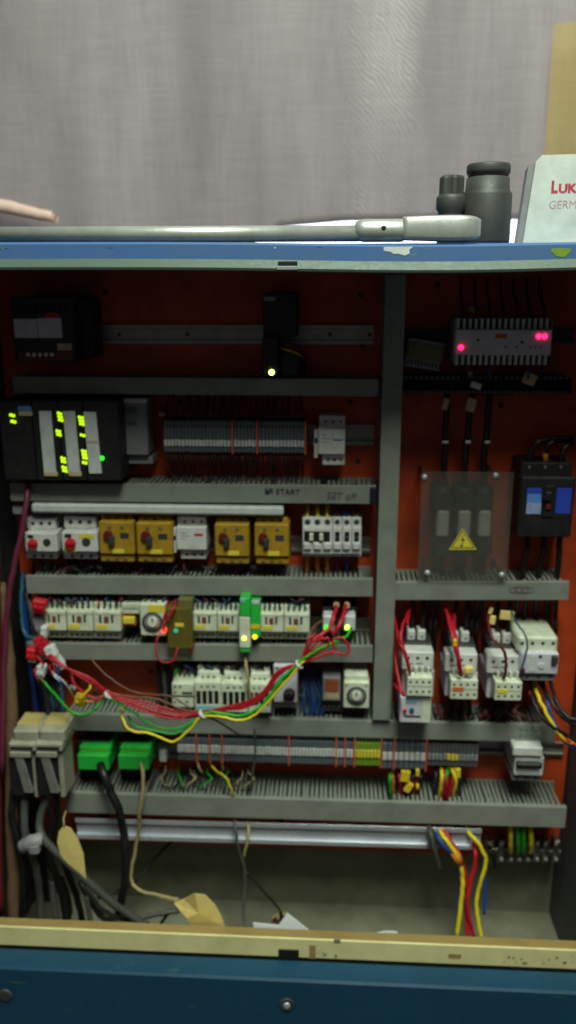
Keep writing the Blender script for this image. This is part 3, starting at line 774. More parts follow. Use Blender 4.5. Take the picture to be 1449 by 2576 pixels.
# ------------------------------------------------------------------ row two, left
def plc():
    yf = -.105; t = thing_at('controller', 'black programmable controller rack with rows of lime lights', 'controller', 150, 1210, -.05)
    for i, (xa, xb) in enumerate(((3, 84), (86, 150), (152, 212), (214, 300))):
        pb(t, 'module', 'black', xa, 1008, xb, 1208, yf + .003 * (i == 0), -.002, .0018)
    pb(t, 'sticker', 'label_sky', 45, 1022, 78, 1034, yf + .002, yf + .006, .0003)
    pb(t, 'sticker', 'tag_beige', 47, 1035, 81, 1046, yf + .002, yf + .006, .0003)
    def strip(x0, x1, y0, y1, dx):
        c0 = [P(x, y, yf) for x, y in ((x0 + dx, y1), (x1 + dx, y1), (x1, y0), (x0, y0))]
        mb = MB().prism([(p.x, p.z) for p in c0], yf - .003, yf + .002); return mb.build('label_strip', 'lightgrey', t)
    strip(99, 129, 1034, 1196, 14); strip(160, 189, 1034, 1193, 14); strip(211, 242, 1036, 1190, 15)
    pb(t, 'strip_foot', 'tag_beige', 112, 1188, 144, 1198, yf - .0035, yf, .0004); pb(t, 'strip_foot', 'tag_beige', 174, 1186, 204, 1198, yf - .0035, yf, .0004)
    pb(t, 'strip_mark', 'tag_beige', 216, 1108, 246, 1116, yf - .0035, yf, .0003)
    groups = ((27, 1041, 2, 1), (30, 1057, 2, 1), (147, 1036, 2, 3), (144, 1081, 2, 2), (156, 1149, 2, 2), (159, 1172, 2, 2), (200, 1046, 2, 3), (205, 1091, 2, 1), (208, 1131, 2, 3), (210, 1160, 2, 1))
    for gx, gy, nx, ny in groups:
        for i in range(nx):
            for k in range(ny):
                x = gx - 4 + i * 7 + k * 1.6; y = gy + k * 8.5 + i * 2
                pb(t, 'indicator', 'led_lime', x, y, x + 5.6, y + 6.6, yf - .0012, yf + .003, .0003)
    pk(t, 'indicator', 'led_green', 256, 1153, 6, yf - .0015, yf + .002, 10)
plc()
def grey_block():
    yf = -.06; t = thing_at('relay_module', 'plain grey module between controller and terminal strip', 'module', 340, 1168, -.03)
    pb(t, 'housing', 'grey', 306, 1006, 370, 1146, yf, -.003, .002)
    pb(t, 'foot', 'grey', 312, 1148, 384, 1167, yf + .012, -.003, .001)
    pb(t, 'cap', 'lightgrey', 308, 1003, 368, 1014, yf - .002, yf + .01)
    pb(t, 'sticker', 'slate', 318, 1024, 344, 1040, yf - .0006, yf + .001, .0002)
    pb(t, 'sticker', 'slate', 318, 1060, 344, 1072, yf - .0006, yf + .001, .0002)
grey_block()

def terminals(label, x0, x1, ytop, ymark, ymark2, ybot, n, yf, seps, wires_up=None, wires_dn=None, special=None, wcol=('wire_black', 'wire_navy', 'wire_maroon', 'wire_black'), ztilt=0, org_y=None):
    """a strip of n clamped terminals: each terminal is a part, its marker a sub-part"""
    a, b_, Z0, Z1 = rect(x0, ytop, x1, ybot, yf); t = thing('terminal_strip', label, 'terminal strip', Vector(((a + b_) / 2, 0, Z0)))
    xm = (x0 + x1) / 2
    zm1, zm0 = P(xm, ymark, yf).z, P(xm, ymark2, yf).z
    p = (b_ - a) / n; o3 = Vector(t['org']); W = p * .9
    def prof_mesh(m):
        mb = MB()
        mb.box(0, W, yf + .006, -.009, Z0, Z1, .0005)
        mb.box(0, W, yf, yf + .0058, zm1 + .0004, Z1 - .010, .0005)
        mb.box(0, W, yf + .002, yf + .0058, Z0 + .001, zm0 - .0004, .0005)
        me = mb.mesh('terminal_block', Vector((0, 0, 0))); me.materials.append(MATS[m]); return me
    meshes = {}
    mk = {}
    for i in range(n):
        sp = special(i) if special else None
        m, mm = sp if sp else ('slate', 'white')
        if m not in meshes: meshes[m] = prof_mesh(m)
        if mm not in mk:
            q = MB().box(0.0002, W - .0002, yf - .0012, yf + .004, zm0, zm1, .0005).mesh('marker', Vector((0, 0, 0))); q.materials.append(MATS[mm]); mk[mm] = q
        ob = share(t, 'terminal_block', meshes[m], Vector((a + i * p, R.uniform(-.0006, .0006), R.uniform(-.0004, .0004))) - o3)
        k = bpy.data.objects.new('marker', mk[mm]); COL.objects.link(k); k.parent = ob
        k2 = bpy.data.objects.new('screw', scr(yf)); COL.objects.link(k2); k2.parent = ob
        k2.location = (W / 2, 0, Z1 - .005)
    for sx in seps:
        X = P(sx, (ytop + ybot) / 2, yf).x
        MB().box(X - .0012, X + .0012, yf - .003, -.006, Z0 - .001, Z1 + .0015, .0003).build('separator', 'separator', t)
    for ws, sign in ((wires_up, 1), (wires_dn, -1)):
        if not ws: continue
        yend, cnt, r = ws
        zs = Z1 - .003 if sign > 0 else Z0 + .003
        for i in range(cnt):
            X = a + p * (.5 + (n - 1) * i / max(1, cnt - 1)); ze = P(xm, yend, -.03).z; dx = R.uniform(-.004, .004)
            MB().tube([(X, yf + .018, zs), (X + dx * .3, yf + .006, zs + (ze - zs) * .3), (X + dx, -.036, zs + (ze - zs) * .7), (X + dx, -.045, ze)], r * R.uniform(.85, 1.15), 5, 4).build('wire', R.choice(wcol), t)
    return t
_scr = {}
def scr(yf):
    if yf not in _scr:
        me = MB().cyl((0, yf + .0065, 0), (0, yf + .005, 0), .0017, 7).mesh('screw', Vector((0, 0, 0))); me.materials.append(MATS['zinc']); _scr[yf] = me
    return _scr[yf]
terminals('upper terminal strip of slate blocks with three red separators', 412, 766, 1060, 1107, 1123, 1140, 40, -.062, (585, 647, 768), (985, 40, .0013), (1214, 40, .0013))
pb(tag(MB().box(*rect(399, 1038, 415, 1047, -.03)[:2], -.03, -.002, *rect(399, 1038, 415, 1047, -.03)[2:]).build('end_clip', 'tag_beige'), 'small beige clip left of the upper terminal strip', 'clip'), 'clip_screw', 'zinc', 404, 1041, 410, 1045, -.0306, -.029, .0001)

def breaker3(label, name, x0, y0, x1, y1, yf, m='white', side=True, redlabel=None, group=None):
    t = thing_at(name, label, 'breaker', (x0 + x1) / 2, y1, -.03, group); w = x1 - x0; h = y1 - y0
    pb(t, 'top_block', m, x0, y0, x1, y0 + h * .24, yf + .016, -.006, .001)
    b = pb(t, 'body', m, x0 - (3 if side else 0), y0 + h * .245, x1, y0 + h * .79, yf, -.006, .0015)
    pb(t, 'lower_block', m, x0 + w * .12, y0 + h * .795, x1 - 1, y1, yf + .012, -.006, .001)
    for k in range(3):
        pk(t, 'terminal_screw', 'dark', x0 + w * (.25 + .29 * k), y0 + h * .12, w * .055, yf + .0152, yf + .02, 9)
        pk(t, 'terminal_screw', 'dark', x0 + w * (.34 + .25 * k), y1 - h * .1, w * .055, yf + .0112, yf + .016, 9)
    if side:
        s = pb(t, 'auxiliary_contact', m, x0 - w * .2, y0 + h * .28, x0 - 3.5, y0 + h * .86, yf + .004, -.006, .001)
        pb(s, 'window', 'rubber', x0 - w * .17, y0 + h * .45, x0 - 4.5, y0 + h * .56, yf + .0034, yf + .006, .0003)
    for k in range(3): pb(b, 'print', 'grey', x0 + w * .1, y0 + h * (.38 + .07 * k), x0 + w * (.3 + .1 * (k % 2)), y0 + h * (.40 + .07 * k), yf - .0003, yf + .001, .0001)
    if redlabel: pb(b, 'label', redlabel, x0 + w * .58, y0 + h * .40, x0 + w * .88, y0 + h * .46, yf - .0005, yf + .001, .0002)
    return t, b
t, b = breaker3('white breaker standing alone on the short rail end', 'circuit_breaker', 803, 1046, 868, 1170, -.066)
pb(b, 'toggle', 'lightgrey', 838, 1088, 862, 1106, -.070, -.064); pb(b, 'seam', 'grey', 806, 1077, 866, 1080, -.0666, -.065, .0002)

# ------------------------------------------------------------------ row two, right
for i, (xa, xb, xc, tagm) in enumerate(((1124, 1121, 1117, True), (1186, 1178, 1170, True), (1230, 1226, 1217, False))):
    t = thing_at('power_cable', ['thick black cable with a small beige tag above the clear guard', 'thick black cable with a large beige tag above the clear guard', 'thick black untagged cable above the clear guard'][i], 'cable', xc, 1215, -.03, None)
    wire(t, 'wire_black', [(xa + 3, 966, -.03), (xa, 1010, -.05), (xb, 1070, -.05), (xc + 2, 1130, -.048), (xc, 1180, -.045), (xc, 1230, -.04)], .0052, 'sheath', 9)
    MB().tube(wpts([(xb - 1, 1108, -.05), (xb - 1.5, 1115, -.05)]), .0056, 9).build('cable_tie', 'lightgrey', t)
    if tagm:
        X = xa + (-3 if i == 0 else 0)
        a_, b2, c_, d_ = rect(X - (7 if i == 0 else 12), 1002, X + (7 if i == 0 else 12), 1032 if i == 0 else 1036, -.058)
        MB().box(a_, b2, -.058, -.050, c_, d_, .0015).rot(P(X, 1018, -.058), 'Y', .25).build('tag', 'tag_beige', t)
def fuses():
    t = thing_at('fuse_base', 'three grey fuses in dark holders behind the clear guard', 'fuse holder', 1168, 1380, -.03)
    for k, x in enumerate((1115, 1169, 1220)):
        h = pb(t, 'holder', 'dark', x - 23, 1228, x + 22, 1292, -.055, -.003, .002)
        pb(t, 'holder', 'dark', x - 20, 1352, x + 18, 1400, -.05, -.003, .002)
        f = pb(t, 'fuse', 'white', x - 16, 1286, x + 15, 1352, -.06, -.02, .003)
        pb(h, 'clip', 'zinc', x - 10, 1232, x + 8, 1244, -.058, -.054, .0006)
        wire(t, 'wire_black', [(x - 2, 1396, -.03), (x - 4, 1425, -.03), (x - 5, 1470, -.03)], .0045)
fuses()
def guard():
    yf = -.078; t = thing_at('safety_guard', 'clear acrylic guard with yellow electric warning triangle', 'guard', 1165, 1462, -.05)
    pb(t, 'sheet', 'acrylic', 1056, 1187, 1284, 1462, yf, yf + .003, .0006)
    for x, y in ((1075, 1441), (1247, 1196), (1068, 1200), (1262, 1446)):
        c = P(x, y, yf); MB().lathe((c.x, -.0002, c.z), (0, -1, 0), [(.0028, 0), (.0028, -yf - .0002)], 8).build('standoff', 'dark', t)
        MB().lathe((c.x, yf + .0004, c.z), (0, -1, 0), [(.0052, 0), (.005, .0015), (.003, .0035), (.0008, .004)], 12).build('screw', 'chrome', t)
    def tri(nm, m, cx_, cy_, hw, hh, y0, y1, par):
        pts = [P(cx_ - hw, cy_ + hh * .42, yf), P(cx_ + hw, cy_ + hh * .42, yf), P(cx_, cy_ - hh * .58, yf)]
        return MB().prism([(p.x, p.z) for p in pts], y0, y1).build(nm, m, par)
    tr = tri('warning_triangle', 'label_yellow', 1164, 1360, 35, 54, yf - .0006, yf - .0001, t)
    tri('triangle_border', 'ink', 1164, 1359.5, 30, 46, yf - .0009, yf - .0006, tr); tri('triangle_field', 'label_yellow', 1164, 1359.8, 26, 40, yf - .0012, yf - .0009, tr)
    bolt = [(1168, 1338), (1158, 1360), (1164, 1360), (1158, 1376), (1162, 1375), (1155, 1380)]
    bl = [(1168, 1339), (1159, 1360), (1165, 1359), (1160, 1373), (1170, 1355), (1164, 1356)]
    MB().prism([(P(x, y, yf).x, P(x, y, yf).z) for x, y in bl], yf - .0015, yf - .0012).build('lightning_bolt', 'ink', tr)
    MB().prism([(P(x, y, yf).x, P(x, y, yf).z) for x, y in ((1156, 1370), (1161, 1377), (1165, 1370))], yf - .0015, yf - .0012).build('lightning_bolt', 'ink', tr)
guard()
def mccb():
    yf = -.085; t = thing_at('main_breaker', 'large black main breaker with two blue labels', 'breaker', 1376, 1352, -.04)
    b = pb(t, 'body', 'black', 1306, 1200, 1443, 1352, yf, -.003, .003)
    pb(t, 'terminal_cover', 'black', 1310, 1164, 1438, 1202, yf + .015, -.003, .002)
    pb(b, 'label', 'label_blue', 1326, 1228, 1362, 1242, yf - .0006, yf + .001, .0002); pb(b, 'label', 'label_sky', 1326, 1242.5, 1362, 1264, yf - .0006, yf + .001, .0002); pb(b, 'label', 'label_pale', 1324, 1264.5, 1361, 1293, yf - .0006, yf + .001, .0002)
    pb(b, 'label', 'label_blue', 1399, 1228, 1437, 1292, yf - .0006, yf + .001, .0002)
    pb(b, 'escutcheon', 'black', 1368, 1222, 1394, 1300, yf - .004, yf + .002)
    pb(b, 'trip_button', 'wire_maroon', 1373, 1268, 1387, 1282, yf - .008, yf - .003); pb(b, 'handle', 'black', 1371, 1238, 1391, 1260, yf - .014, yf - .003, .002)
    for x in (1332, 1372, 1412): pk(t, 'terminal_screw', 'zinc', x, 1176, 5, yf + .0135, yf + .02, 9)
    wire(t, 'wire_orange', [(1372, 1166, yf + .03), (1372, 1128, yf + .03)], .0048, 'sleeve')
    for pts in ([(1332, 1170, -.06), (1336, 1138, -.065), (1352, 1112, -.065), (1388, 1104, -.06), (1440, 1102, -.05)], [(1372, 1140, -.055), (1380, 1118, -.06), (1402, 1108, -.055), (1440, 1108, -.045)], [(1412, 1170, -.06), (1414, 1140, -.062), (1424, 1122, -.06), (1441, 1114, -.05)]):
        wire(t, 'wire_black', pts, .0048, 'cable', 9)
    for x, e in ((1326, 1316), (1368, 1356), (1408, 1402)): wire(t, 'wire_black', [(x, 1345, -.05), (x - 2, 1385, -.055), (e, 1430, -.05), (e - 2, 1470, -.045)], .0048, 'cable', 9)
mccb()

# ------------------------------------------------------------------ row three
def pale_strip():  # plain cover strip in one even pale grey
    yf = -.08; t = thing_at('cover_strip', 'long pale grey strip above the motor starters', 'cover strip', 395, 1296, -.05)
    pb(t, 'lid', 'lightgrey', 78, 1272, 713, 1294, yf, yf + .02, .003); pb(t, 'backing', 'grey', 80, 1274, 711, 1296, yf + .0205, -.003, .001)
pale_strip()
o = pb(None, 'duct_stub', 'grey', 30, 1272, 58, 1295, -.06, -.002, .002); tag(o, 'short grey duct stub left of the pale strip', 'duct stub')
def motor_starter(label, name, x0, y0, x1, y1, m, knob='red', yellow=False, group=None):
    yf = -.082; w = x1 - x0; h = y1 - y0
    t = thing_at(name, label, 'motor starter', (x0 + x1) / 2, y1, -.03, group)
    tm = m
    pb(t, 'top_block', tm, x0 + w * .06, y0, x1 - w * .04, y0 + h * (.27 if m == 'white' else .12), yf + .02, -.006, .001)
    for k in range(3): pk(t, 'terminal_screw', 'dark', x0 + w * (.25 + .26 * k), y0 + h * (.13 if m == 'white' else .055), w * .06, yf + .019, yf + .024, 9)
    top = y0 + h * (.36 if m == 'white' else .13)
    b = pb(t, 'body', m, x0, top, x1, y0 + h * .84, yf, -.006, .002)
    pb(t, 'lower_block', m, x0 + w * .05, y0 + h * .845, x1, y1, yf + (.006 if m == 'ochre' else .014), -.006, .0015)
    hb = y0 + h * .84 - top
    if m == 'white':
        pk(b, 'rotary_knob', knob, x0 + w * .22, top + hb * .62, w * .15, yf - .008, yf, 14); pb(b, 'knob_grip', knob, x0 + w * .10, top + hb * .5, x0 + w * .36, top + hb * .68, yf - .011, yf - .006)
        pk(b, 'dial', 'dark', x0 + w * .68, top + hb * .5, w * .12, yf - .002, yf + .001, 12); pb(b, 'button', 'rubber', x0 + w * .08, top + hb * .12, x0 + w * .26, top + hb * .28, yf - .002, yf + .002)
        for k in range(3): pk(t, 'terminal_screw', 'dark', x0 + w * (.3 + .26 * k), y1 - h * .06, w * .05, yf + .0132, yf + .018, 9)
        if yellow:
            pb(b, 'tag', 'label_yellow', x0 + w * .48, top + hb * .1, x0 + w * .9, top + hb * .32, yf - .0008, yf + .001, .0003); pb(b, 'tag', 'tag_yellow', x0 + w * .08, top + hb * .84, x0 + w * .4, y0 + h * .835, yf - .0008, yf + .001, .0003)
    else:
        pk(b, 'rotary_knob', 'wire_maroon', x0 + w * .24, top + hb * .42, w * .13, yf - .007, yf, 14); pb(b, 'knob_grip', 'dark', x0 + w * .26, top + hb * .46, x0 + w * .42, top + hb * .72, yf - .009, yf - .0005)
        pb(b, 'window', 'dark', x0 + w * .6, top + hb * .34, x0 + w * .85, top + hb * .52, yf - .0006, yf + .001, .0003)
        for fx in (.3, .66): pk(b, 'dial', 'olive', x0 + w * fx, top + hb * .17, w * .06, yf - .001, yf + .001, 9)
        pb(b, 'label', 'label_yellow', x0 + w * .38, top + hb * .84, x0 + w * .72, top + hb * .97, yf - .0008, yf + .001, .0002)
        for k in range(3): pb(t, 'groove', 'dark', x0 + w * (.2 + .25 * k), y1 - h * .06, x0 + w * (.32 + .25 * k), y1 - h * .03, yf + .0055, yf + .008, .0002)
    for k in range(3):
        x = x0 + w * (.28 + .25 * k); wire(t, 'wire_black', [(x, y1 - 3, yf + .03), (x + 1, y1 + 15, yf + .03), (x - 1, y1 + 48, -.03)], .0024)
        wire(t, 'wire_black', [(x, y0 + 4, yf + .04), (x, y0 - 10, yf + .05), (x, y0 - 40, -.01)], .0022)
    return t
motor_starter('white motor starter with red knob at the row end', 'motor_starter', 62, 1304, 143, 1405, 'white')
motor_starter('white motor starter with red knob and yellow tags', 'motor_starter', 155, 1300, 245, 1406, 'white', yellow=True)
motor_starter('ochre motor starter beside the white one with yellow tags', 'motor_starter', 249, 1298, 337, 1413, 'ochre')
motor_starter('ochre motor starter left of the white breaker with red label', 'motor_starter', 343, 1301, 434, 1414, 'ochre')
breaker3('white breaker with a red label between ochre starters', 'circuit_breaker', 446, 1300, 519, 1406, -.074, redlabel='red')
motor_starter('ochre motor starter right of the white breaker with red label', 'motor_starter', 540, 1304, 626, 1418, 'ochre')
motor_starter('ochre motor starter nearest the row of small breakers', 'motor_starter', 640, 1304, 727, 1419, 'ochre')
def mcbs():
    yf = -.07; tops = ['wire_yellow', 'wire_yellow', 'wire_yellow', 'pink_sleeve', 'wire_blue', 'wire_maroon']
    defs = (('three pole breaker with two cream toggles below yellow wires', 761, 836, 3), ('single pole breaker with a pink wire on top', 837, 860, 1), ('single pole breaker with a blue wire on top', 861, 884, 1), ('single pole breaker with a maroon wire at the row end', 885, 909, 1)); wi = 0
    for label, x0, x1, n in defs:
        t = thing_at('miniature_breaker', label, 'breaker', (x0 + x1) / 2, 1396, -.03); p = (x1 - x0) / n
        b = pb(t, 'body', 'white', x0, 1328, x1, 1394, yf, -.006, .001)
        pb(t, 'top_block', 'white', x0, 1302, x1, 1327, yf + .012, -.006, .001); pb(t, 'lower_block', 'lightgrey', x0, 1394.5, x1, 1400, yf + .016, -.006, .001)
        for k in range(n):
            x = x0 + p * (k + .5)
            pk(t, 'terminal_screw', 'dark', x, 1314, p * .3, yf + .0112, yf + .016, 10)
            wire(t, tops[wi], [(x, 1306, yf + .025), (x, 1296, yf + .02), (x, 1282, yf + .025), (x, 1262, -.02)], .0032 if wi < 3 else .0022)
            wire(t, tops[wi] if wi > 2 else 'wire_orange', [(x, 1398, yf + .03), (x, 1412, yf + .026), (x, 1424, yf + .03), (x + 1, 1452, -.03)], .0034 if wi < 3 else .0024)
            wi += 1
            if n == 1: pb(b, 'toggle_slot', 'rubber', x - 6, 1338, x + 6, 1362, yf - .0006, yf + .003, .0004); pb(b, 'toggle', 'dark', x - 4, 1350, x + 4, 1358, yf - .006, yf + .001)
            pb(b, 'nose', 'lightgrey', x - p * .42, 1366, x + p * .42, 1384, yf - .006, yf + .001, .002)
        if n == 3:
            pb(b, 'toggle_slot', 'rubber', x0 + 4, 1337, x1 - 6, 1363, yf - .0006, yf + .003, .0004)
            for x in (783, 808): pb(b, 'toggle', 'cream', x - 5, 1344, x + 5, 1361, yf - .009, yf + .001, .001)
mcbs()
# dark wires between ochre starters and duct, blue end cap on the handwritten duct
o = pb(None, 'end_cap', 'wire_navy', 931, 1226, 948, 1266, -.078, -.045, .002)
o.parent = d2; o.matrix_parent_inverse = (Matrix.Translation(d2.location) @ d2.rotation_euler.to_matrix().to_4x4()).inverted()

# ------------------------------------------------------------------ row four
def relay(label, x0, x1, y0, y1, sep=0, group='small white relay sockets'):
    yf = -.078; t = thing_at('relay', label, 'relay', (x0 + x1) / 2, y1, -.03, group); w = x1 - x0; h = y1 - y0
    pb(t, 'top_block', 'cream', x0, y0, x1, y0 + h * .25, yf + .014, -.006, .001)
    b = pb(t, 'body', 'cream', x0, y0 + h * .255, x1, y0 + h * .80, yf, -.006, .0012)
    pb(t, 'lower_block', 'cream', x0, y0 + h * .805, x1, y1, yf + .014, -.006, .001)
    for k in range(4):
        pk(t, 'terminal_screw', 'slate', x0 + w * (.17 + .22 * k), y0 + h * .15, w * .06, yf + .0132, yf + .018, 8); pk(t, 'terminal_screw', 'slate', x0 + w * (.17 + .22 * k), y1 - h * .09, w * .06, yf + .0132, yf + .018, 8)
    cx_ = x0 + w * .46
    pb(b, 'contact_window', 'wire_brown', cx_ - w * .09, y0 + h * .39, cx_ + w * .10, y0 + h * .58, yf - .0006, yf + .001, .0003)
    for s_ in (-1, 1): pb(b, 'contact_window', 'dark', cx_ + s_ * w * .22 - w * .045, y0 + h * .36, cx_ + s_ * w * .22 + w * .045, y0 + h * .57, yf - .0006, yf + .001, .0003)
    pb(b, 'window_rim', 'dark', cx_ + w * .19, y0 + h * .36, cx_ + w * .30, y0 + h * .385, yf - .0006, yf + .001, .0002); pb(b, 'window_rim', 'dark', cx_ - w * .28, y0 + h * .36, cx_ - w * .19, y0 + h * .385, yf - .0006, yf + .001, .0002)
    pb(b, 'tag', 'label_yellow', x0 + w * .08, y0 + h * .62, x0 + w * .52, y0 + h * .74, yf - .0008, yf + .001, .0003)
    pb(b, 'seam', 'grey', x0 + 1, y0 + h * .33, x1 - 1, y0 + h * .345, yf - .0004, yf + .001, .0002)
    cols = ['wire_teal', 'wire_teal', 'wire_red', 'wire_navy']
    for k in range(4):
        x = x0 + w * (.17 + .22 * k); m = 'wire_red' if k == 0 and sep else cols[(k + int(x0)) % 2 * 3 if k else 0]
        wire(t, m, [(x, y0 + 12, yf + .02), (x + 1, y0 + 3, yf + .008), (x + R.uniform(-3, 3), y0 - 12, yf + .03), (x, y0 - 30, -.02)], .0019)
        wire(t, 'wire_navy' if k % 2 else 'wire_teal', [(x, y1 - 3, yf + .03), (x, y1 + 8, yf + .03), (x, y1 + 30, -.02)], .0018)
relay('cream relay next to the red connector, first of three', 110, 165, 1515, 1604)
relay('cream relay in the middle of the group of three', 169, 233, 1515, 1605, 1)
relay('cream relay in the group of three, next to the timer', 236, 303, 1516, 1606, 1)
relay('cream relay right beside the olive relay', 486, 545, 1519, 1605)
relay('cream relay left of the two green modules', 547, 602, 1520, 1606)
relay('cream relay right of the two green modules', 656, 713, 1522, 1607)
relay('cream relay last in the row before the loose wires', 715, 778, 1523, 1608)
def dial_timer(label, x0, y0, x1, y1, cx_, cy_, r, yf, m='cream', topw=None):
    t = thing_at('timer_relay', label, 'timer', (x0 + x1) / 2, y1, -.03)
    b = pb(t, 'body', m, x0, y0, x1, y1, yf, -.006, .002)
    d = pk(b, 'dial', 'dark', cx_, cy_, r, yf - .003, yf, 24); pk(d, 'dial_plate', 'grey', cx_, cy_, r * .78, yf - .0042, yf - .002, 20); pk(d, 'dial_knob', m, cx_, cy_, r * .5, yf - .009, yf - .003, 16)
    pb(d, 'pointer', 'dark', cx_ - 1.5, cy_ - r * .45, cx_ + 1.5, cy_, yf - .0096, yf - .008, .0002)
    return t, b
t, b = dial_timer('beige timer with black ringed dial in the relay row', 352, 1520, 416, 1600, 383, 1566, 26, -.082)
h = pb(t, 'terminal_block', 'cream', 306, 1519, 351, 1544, -.07, -.006, .001)
for k in range(5): pk(h, 'terminal_screw', 'dark', 313 + k * 8, 1531, 2.6, -.0708, -.066, 8)
pb(t, 'marker', 'label_yellow', 309, 1554, 338, 1570, -.072, -.05); pb(t, 'socket', 'wire_orange', 306, 1545, 340, 1575, -.066, -.006); pb(b, 'upper_label', 'label_yellow', 372, 1522, 414, 1540, -.0826, -.081, .0002)
def olive_relay():
    yf = -.095; t = thing_at('plug_relay', 'olive clear relay with red wires and glowing red light', 'relay', 450, 1632, -.03)
    pb(t, 'socket', 'dark', 424, 1524, 484, 1634, -.03, -.006, .001); pb(t, 'coil', 'wire_brown', 434, 1552, 470, 1612, -.07, -.031, .002)
    c = pb(t, 'cover', 'olive_clear', 420, 1530, 484, 1632, yf, -.031, .002); pb(t, 'cap', 'olive', 448, 1508, 484, 1529, yf + .006, -.02, .001)
    pk(c, 'red_light', 'led_redsoft', 412, 1587, 6, yf - .003, yf + .004, 10); pk(c, 'cyan_light', 'led_cyan', 442, 1588, 6, yf - .002, yf + .002, 10); pb(c, 'label', 'label_yellow', 440, 1568, 462, 1577, yf - .0007, yf + .001, .0002)
    wire(t, 'wire_red', [(441, 1508, -.06), (440, 1525, -.1), (428, 1548, -.106), (416, 1568, -.104), (411, 1584, -.1)], .0022); wire(t, 'wire_red', [(424, 1500, -.03), (422, 1520, -.075), (418, 1538, -.085), (410, 1560, -.09)], .002)
    wire(t, 'wire_red', [(404, 1592, -.09), (394, 1612, -.1), (392, 1640, -.105), (402, 1662, -.105), (422, 1667, -.105), (438, 1660, -.105), (444, 1640, -.1), (448, 1628, -.095)], .0014); wire(t, 'wire_red', [(482, 1616, -.08), (484, 1634, -.088), (476, 1640, -.085)], .0018)
olive_relay()
def green_modules():
    yf = -.10; t = thing_at('interface_relay', 'tall green and cream module with yellow light', 'module', 616, 1640, -.03)
    pb(t, 'upper_housing', 'green', 603, 1505, 629, 1552, yf, -.006, .0012); lo = pb(t, 'lower_housing', 'cream', 602, 1553, 629, 1630, yf, -.006, .0012); pb(t, 'foot', 'green', 604, 1631, 629, 1641, yf + .002, -.006, .001)
    pk(lo, 'yellow_light', 'led_yellow', 614, 1607, 5, yf - .002, yf + .002, 10); pb(t, 'marker', 'label_cyan', 605, 1507, 617, 1516, yf - .001, yf + .001, .0003)
    wire(t, 'wire_cream', [(618, 1640, -.05), (618, 1662, -.09), (622, 1690, -.10), (626, 1720, -.10), (630, 1762, -.09)], .0026, 'pigtail')
    yf = -.092; t = thing_at('interface_relay', 'short green module with orange light', 'module', 643, 1606, -.03)
    b = pb(t, 'housing', 'green', 631, 1514, 654, 1604, yf, -.006, .0012); pb(b, 'marker', 'lilac', 634, 1511, 653, 1520, yf - .001, yf + .002, .0003); pb(b, 'band', 'tag_yellow', 631, 1572, 654, 1582, yf - .0008, yf + .001, .0003); pk(b, 'orange_light', 'led_amber', 641, 1603, 6, yf - .002, yf + .003, 10)
green_modules()
for x0, x1, lb in ((812, 841, 'small glass-lidded relay with green light under red wires'), (864, 894, 'small glass-lidded relay with green light beside the divider duct')):
    t = thing_at('pilot_relay', lb, 'relay', (x0 + x1) / 2, 1592, -.03); pb(t, 'socket', 'dark', x0 - 2, 1526, x1 + 2, 1592, -.05, -.006, .001)
    b = pb(t, 'housing', 'lightgrey', x0, 1550, x1, 1588, -.078, -.05, .002); pk(b, 'green_light', 'led_yellow' if x0 > 850 else 'led_green', x0 + 9, 1579, 5.5, -.0805, -.077, 10)
    for k in range(2): pk(t, 'terminal_screw', 'zinc', x0 + 7 + 14 * k, 1540, 4, -.052, -.048, 9)
    pb(b, 'glow_window', 'led_green', x0 + 3, 1582, x0 + 20, 1586, -.079, -.077, .0003)

# ------------------------------------------------------------------ row five, left
def contactor(label, x0, y0, x1, y1, slots=4, cyan=False, yf=-.085):
    t = thing_at('contactor', label, 'contactor', (x0 + x1) / 2, y1, -.03); w = x1 - x0; h = y1 - y0
    b = pb(t, 'body', 'cream', x0, y0 + h * .36, x1, y1, yf, -.006, .0012)
    u = pb(t, 'upper_block', 'cream', x0 + w * .12, y0 + h * .13, x1 - w * .04, y0 + h * .355, yf + .016, -.006, .001)
    for f in (.12, .72): pb(t, 'clip', 'cream', x0 + w * f, y0, x0 + w * (f + .22), y0 + h * .125, yf + .022, -.006, .001)
    for k in range(3): pk(b, 'terminal_screw', 'slate', x0 + w * (.26 + .24 * k), y0 + h * .46, w * .055, yf - .0006, yf + .002, 8); pk(u, 'terminal_screw', 'slate', x0 + w * (.3 + .22 * k), y0 + h * .25, w * .06, yf + .0152, yf + .02, 8)
    for k in range(slots):
        a = x0 + w * (.06 + .92 * k / slots); pb(b, 'contact_slot', 'rubber', a, y0 + h * .55, a + w * .17 * 4 / slots, y0 + h * .83, yf - .0007, yf + .002, .0004)
    if cyan: pb(b, 'label', 'label_cyan', x0 + w * .05, y0 + h * .87, x1 - w * .05, y0 + h * .965, yf - .0008, yf + .001, .0003)
    return t
contactor('white contactor with black slots and a cyan label', 490, 1675, 555, 1790, cyan=True)
contactor('white contactor with black slots between cyan-labelled and cut wires', 556, 1678, 622, 1792)
contactor('white contactor with black slots beside the knob relay', 624, 1680, 681, 1793)
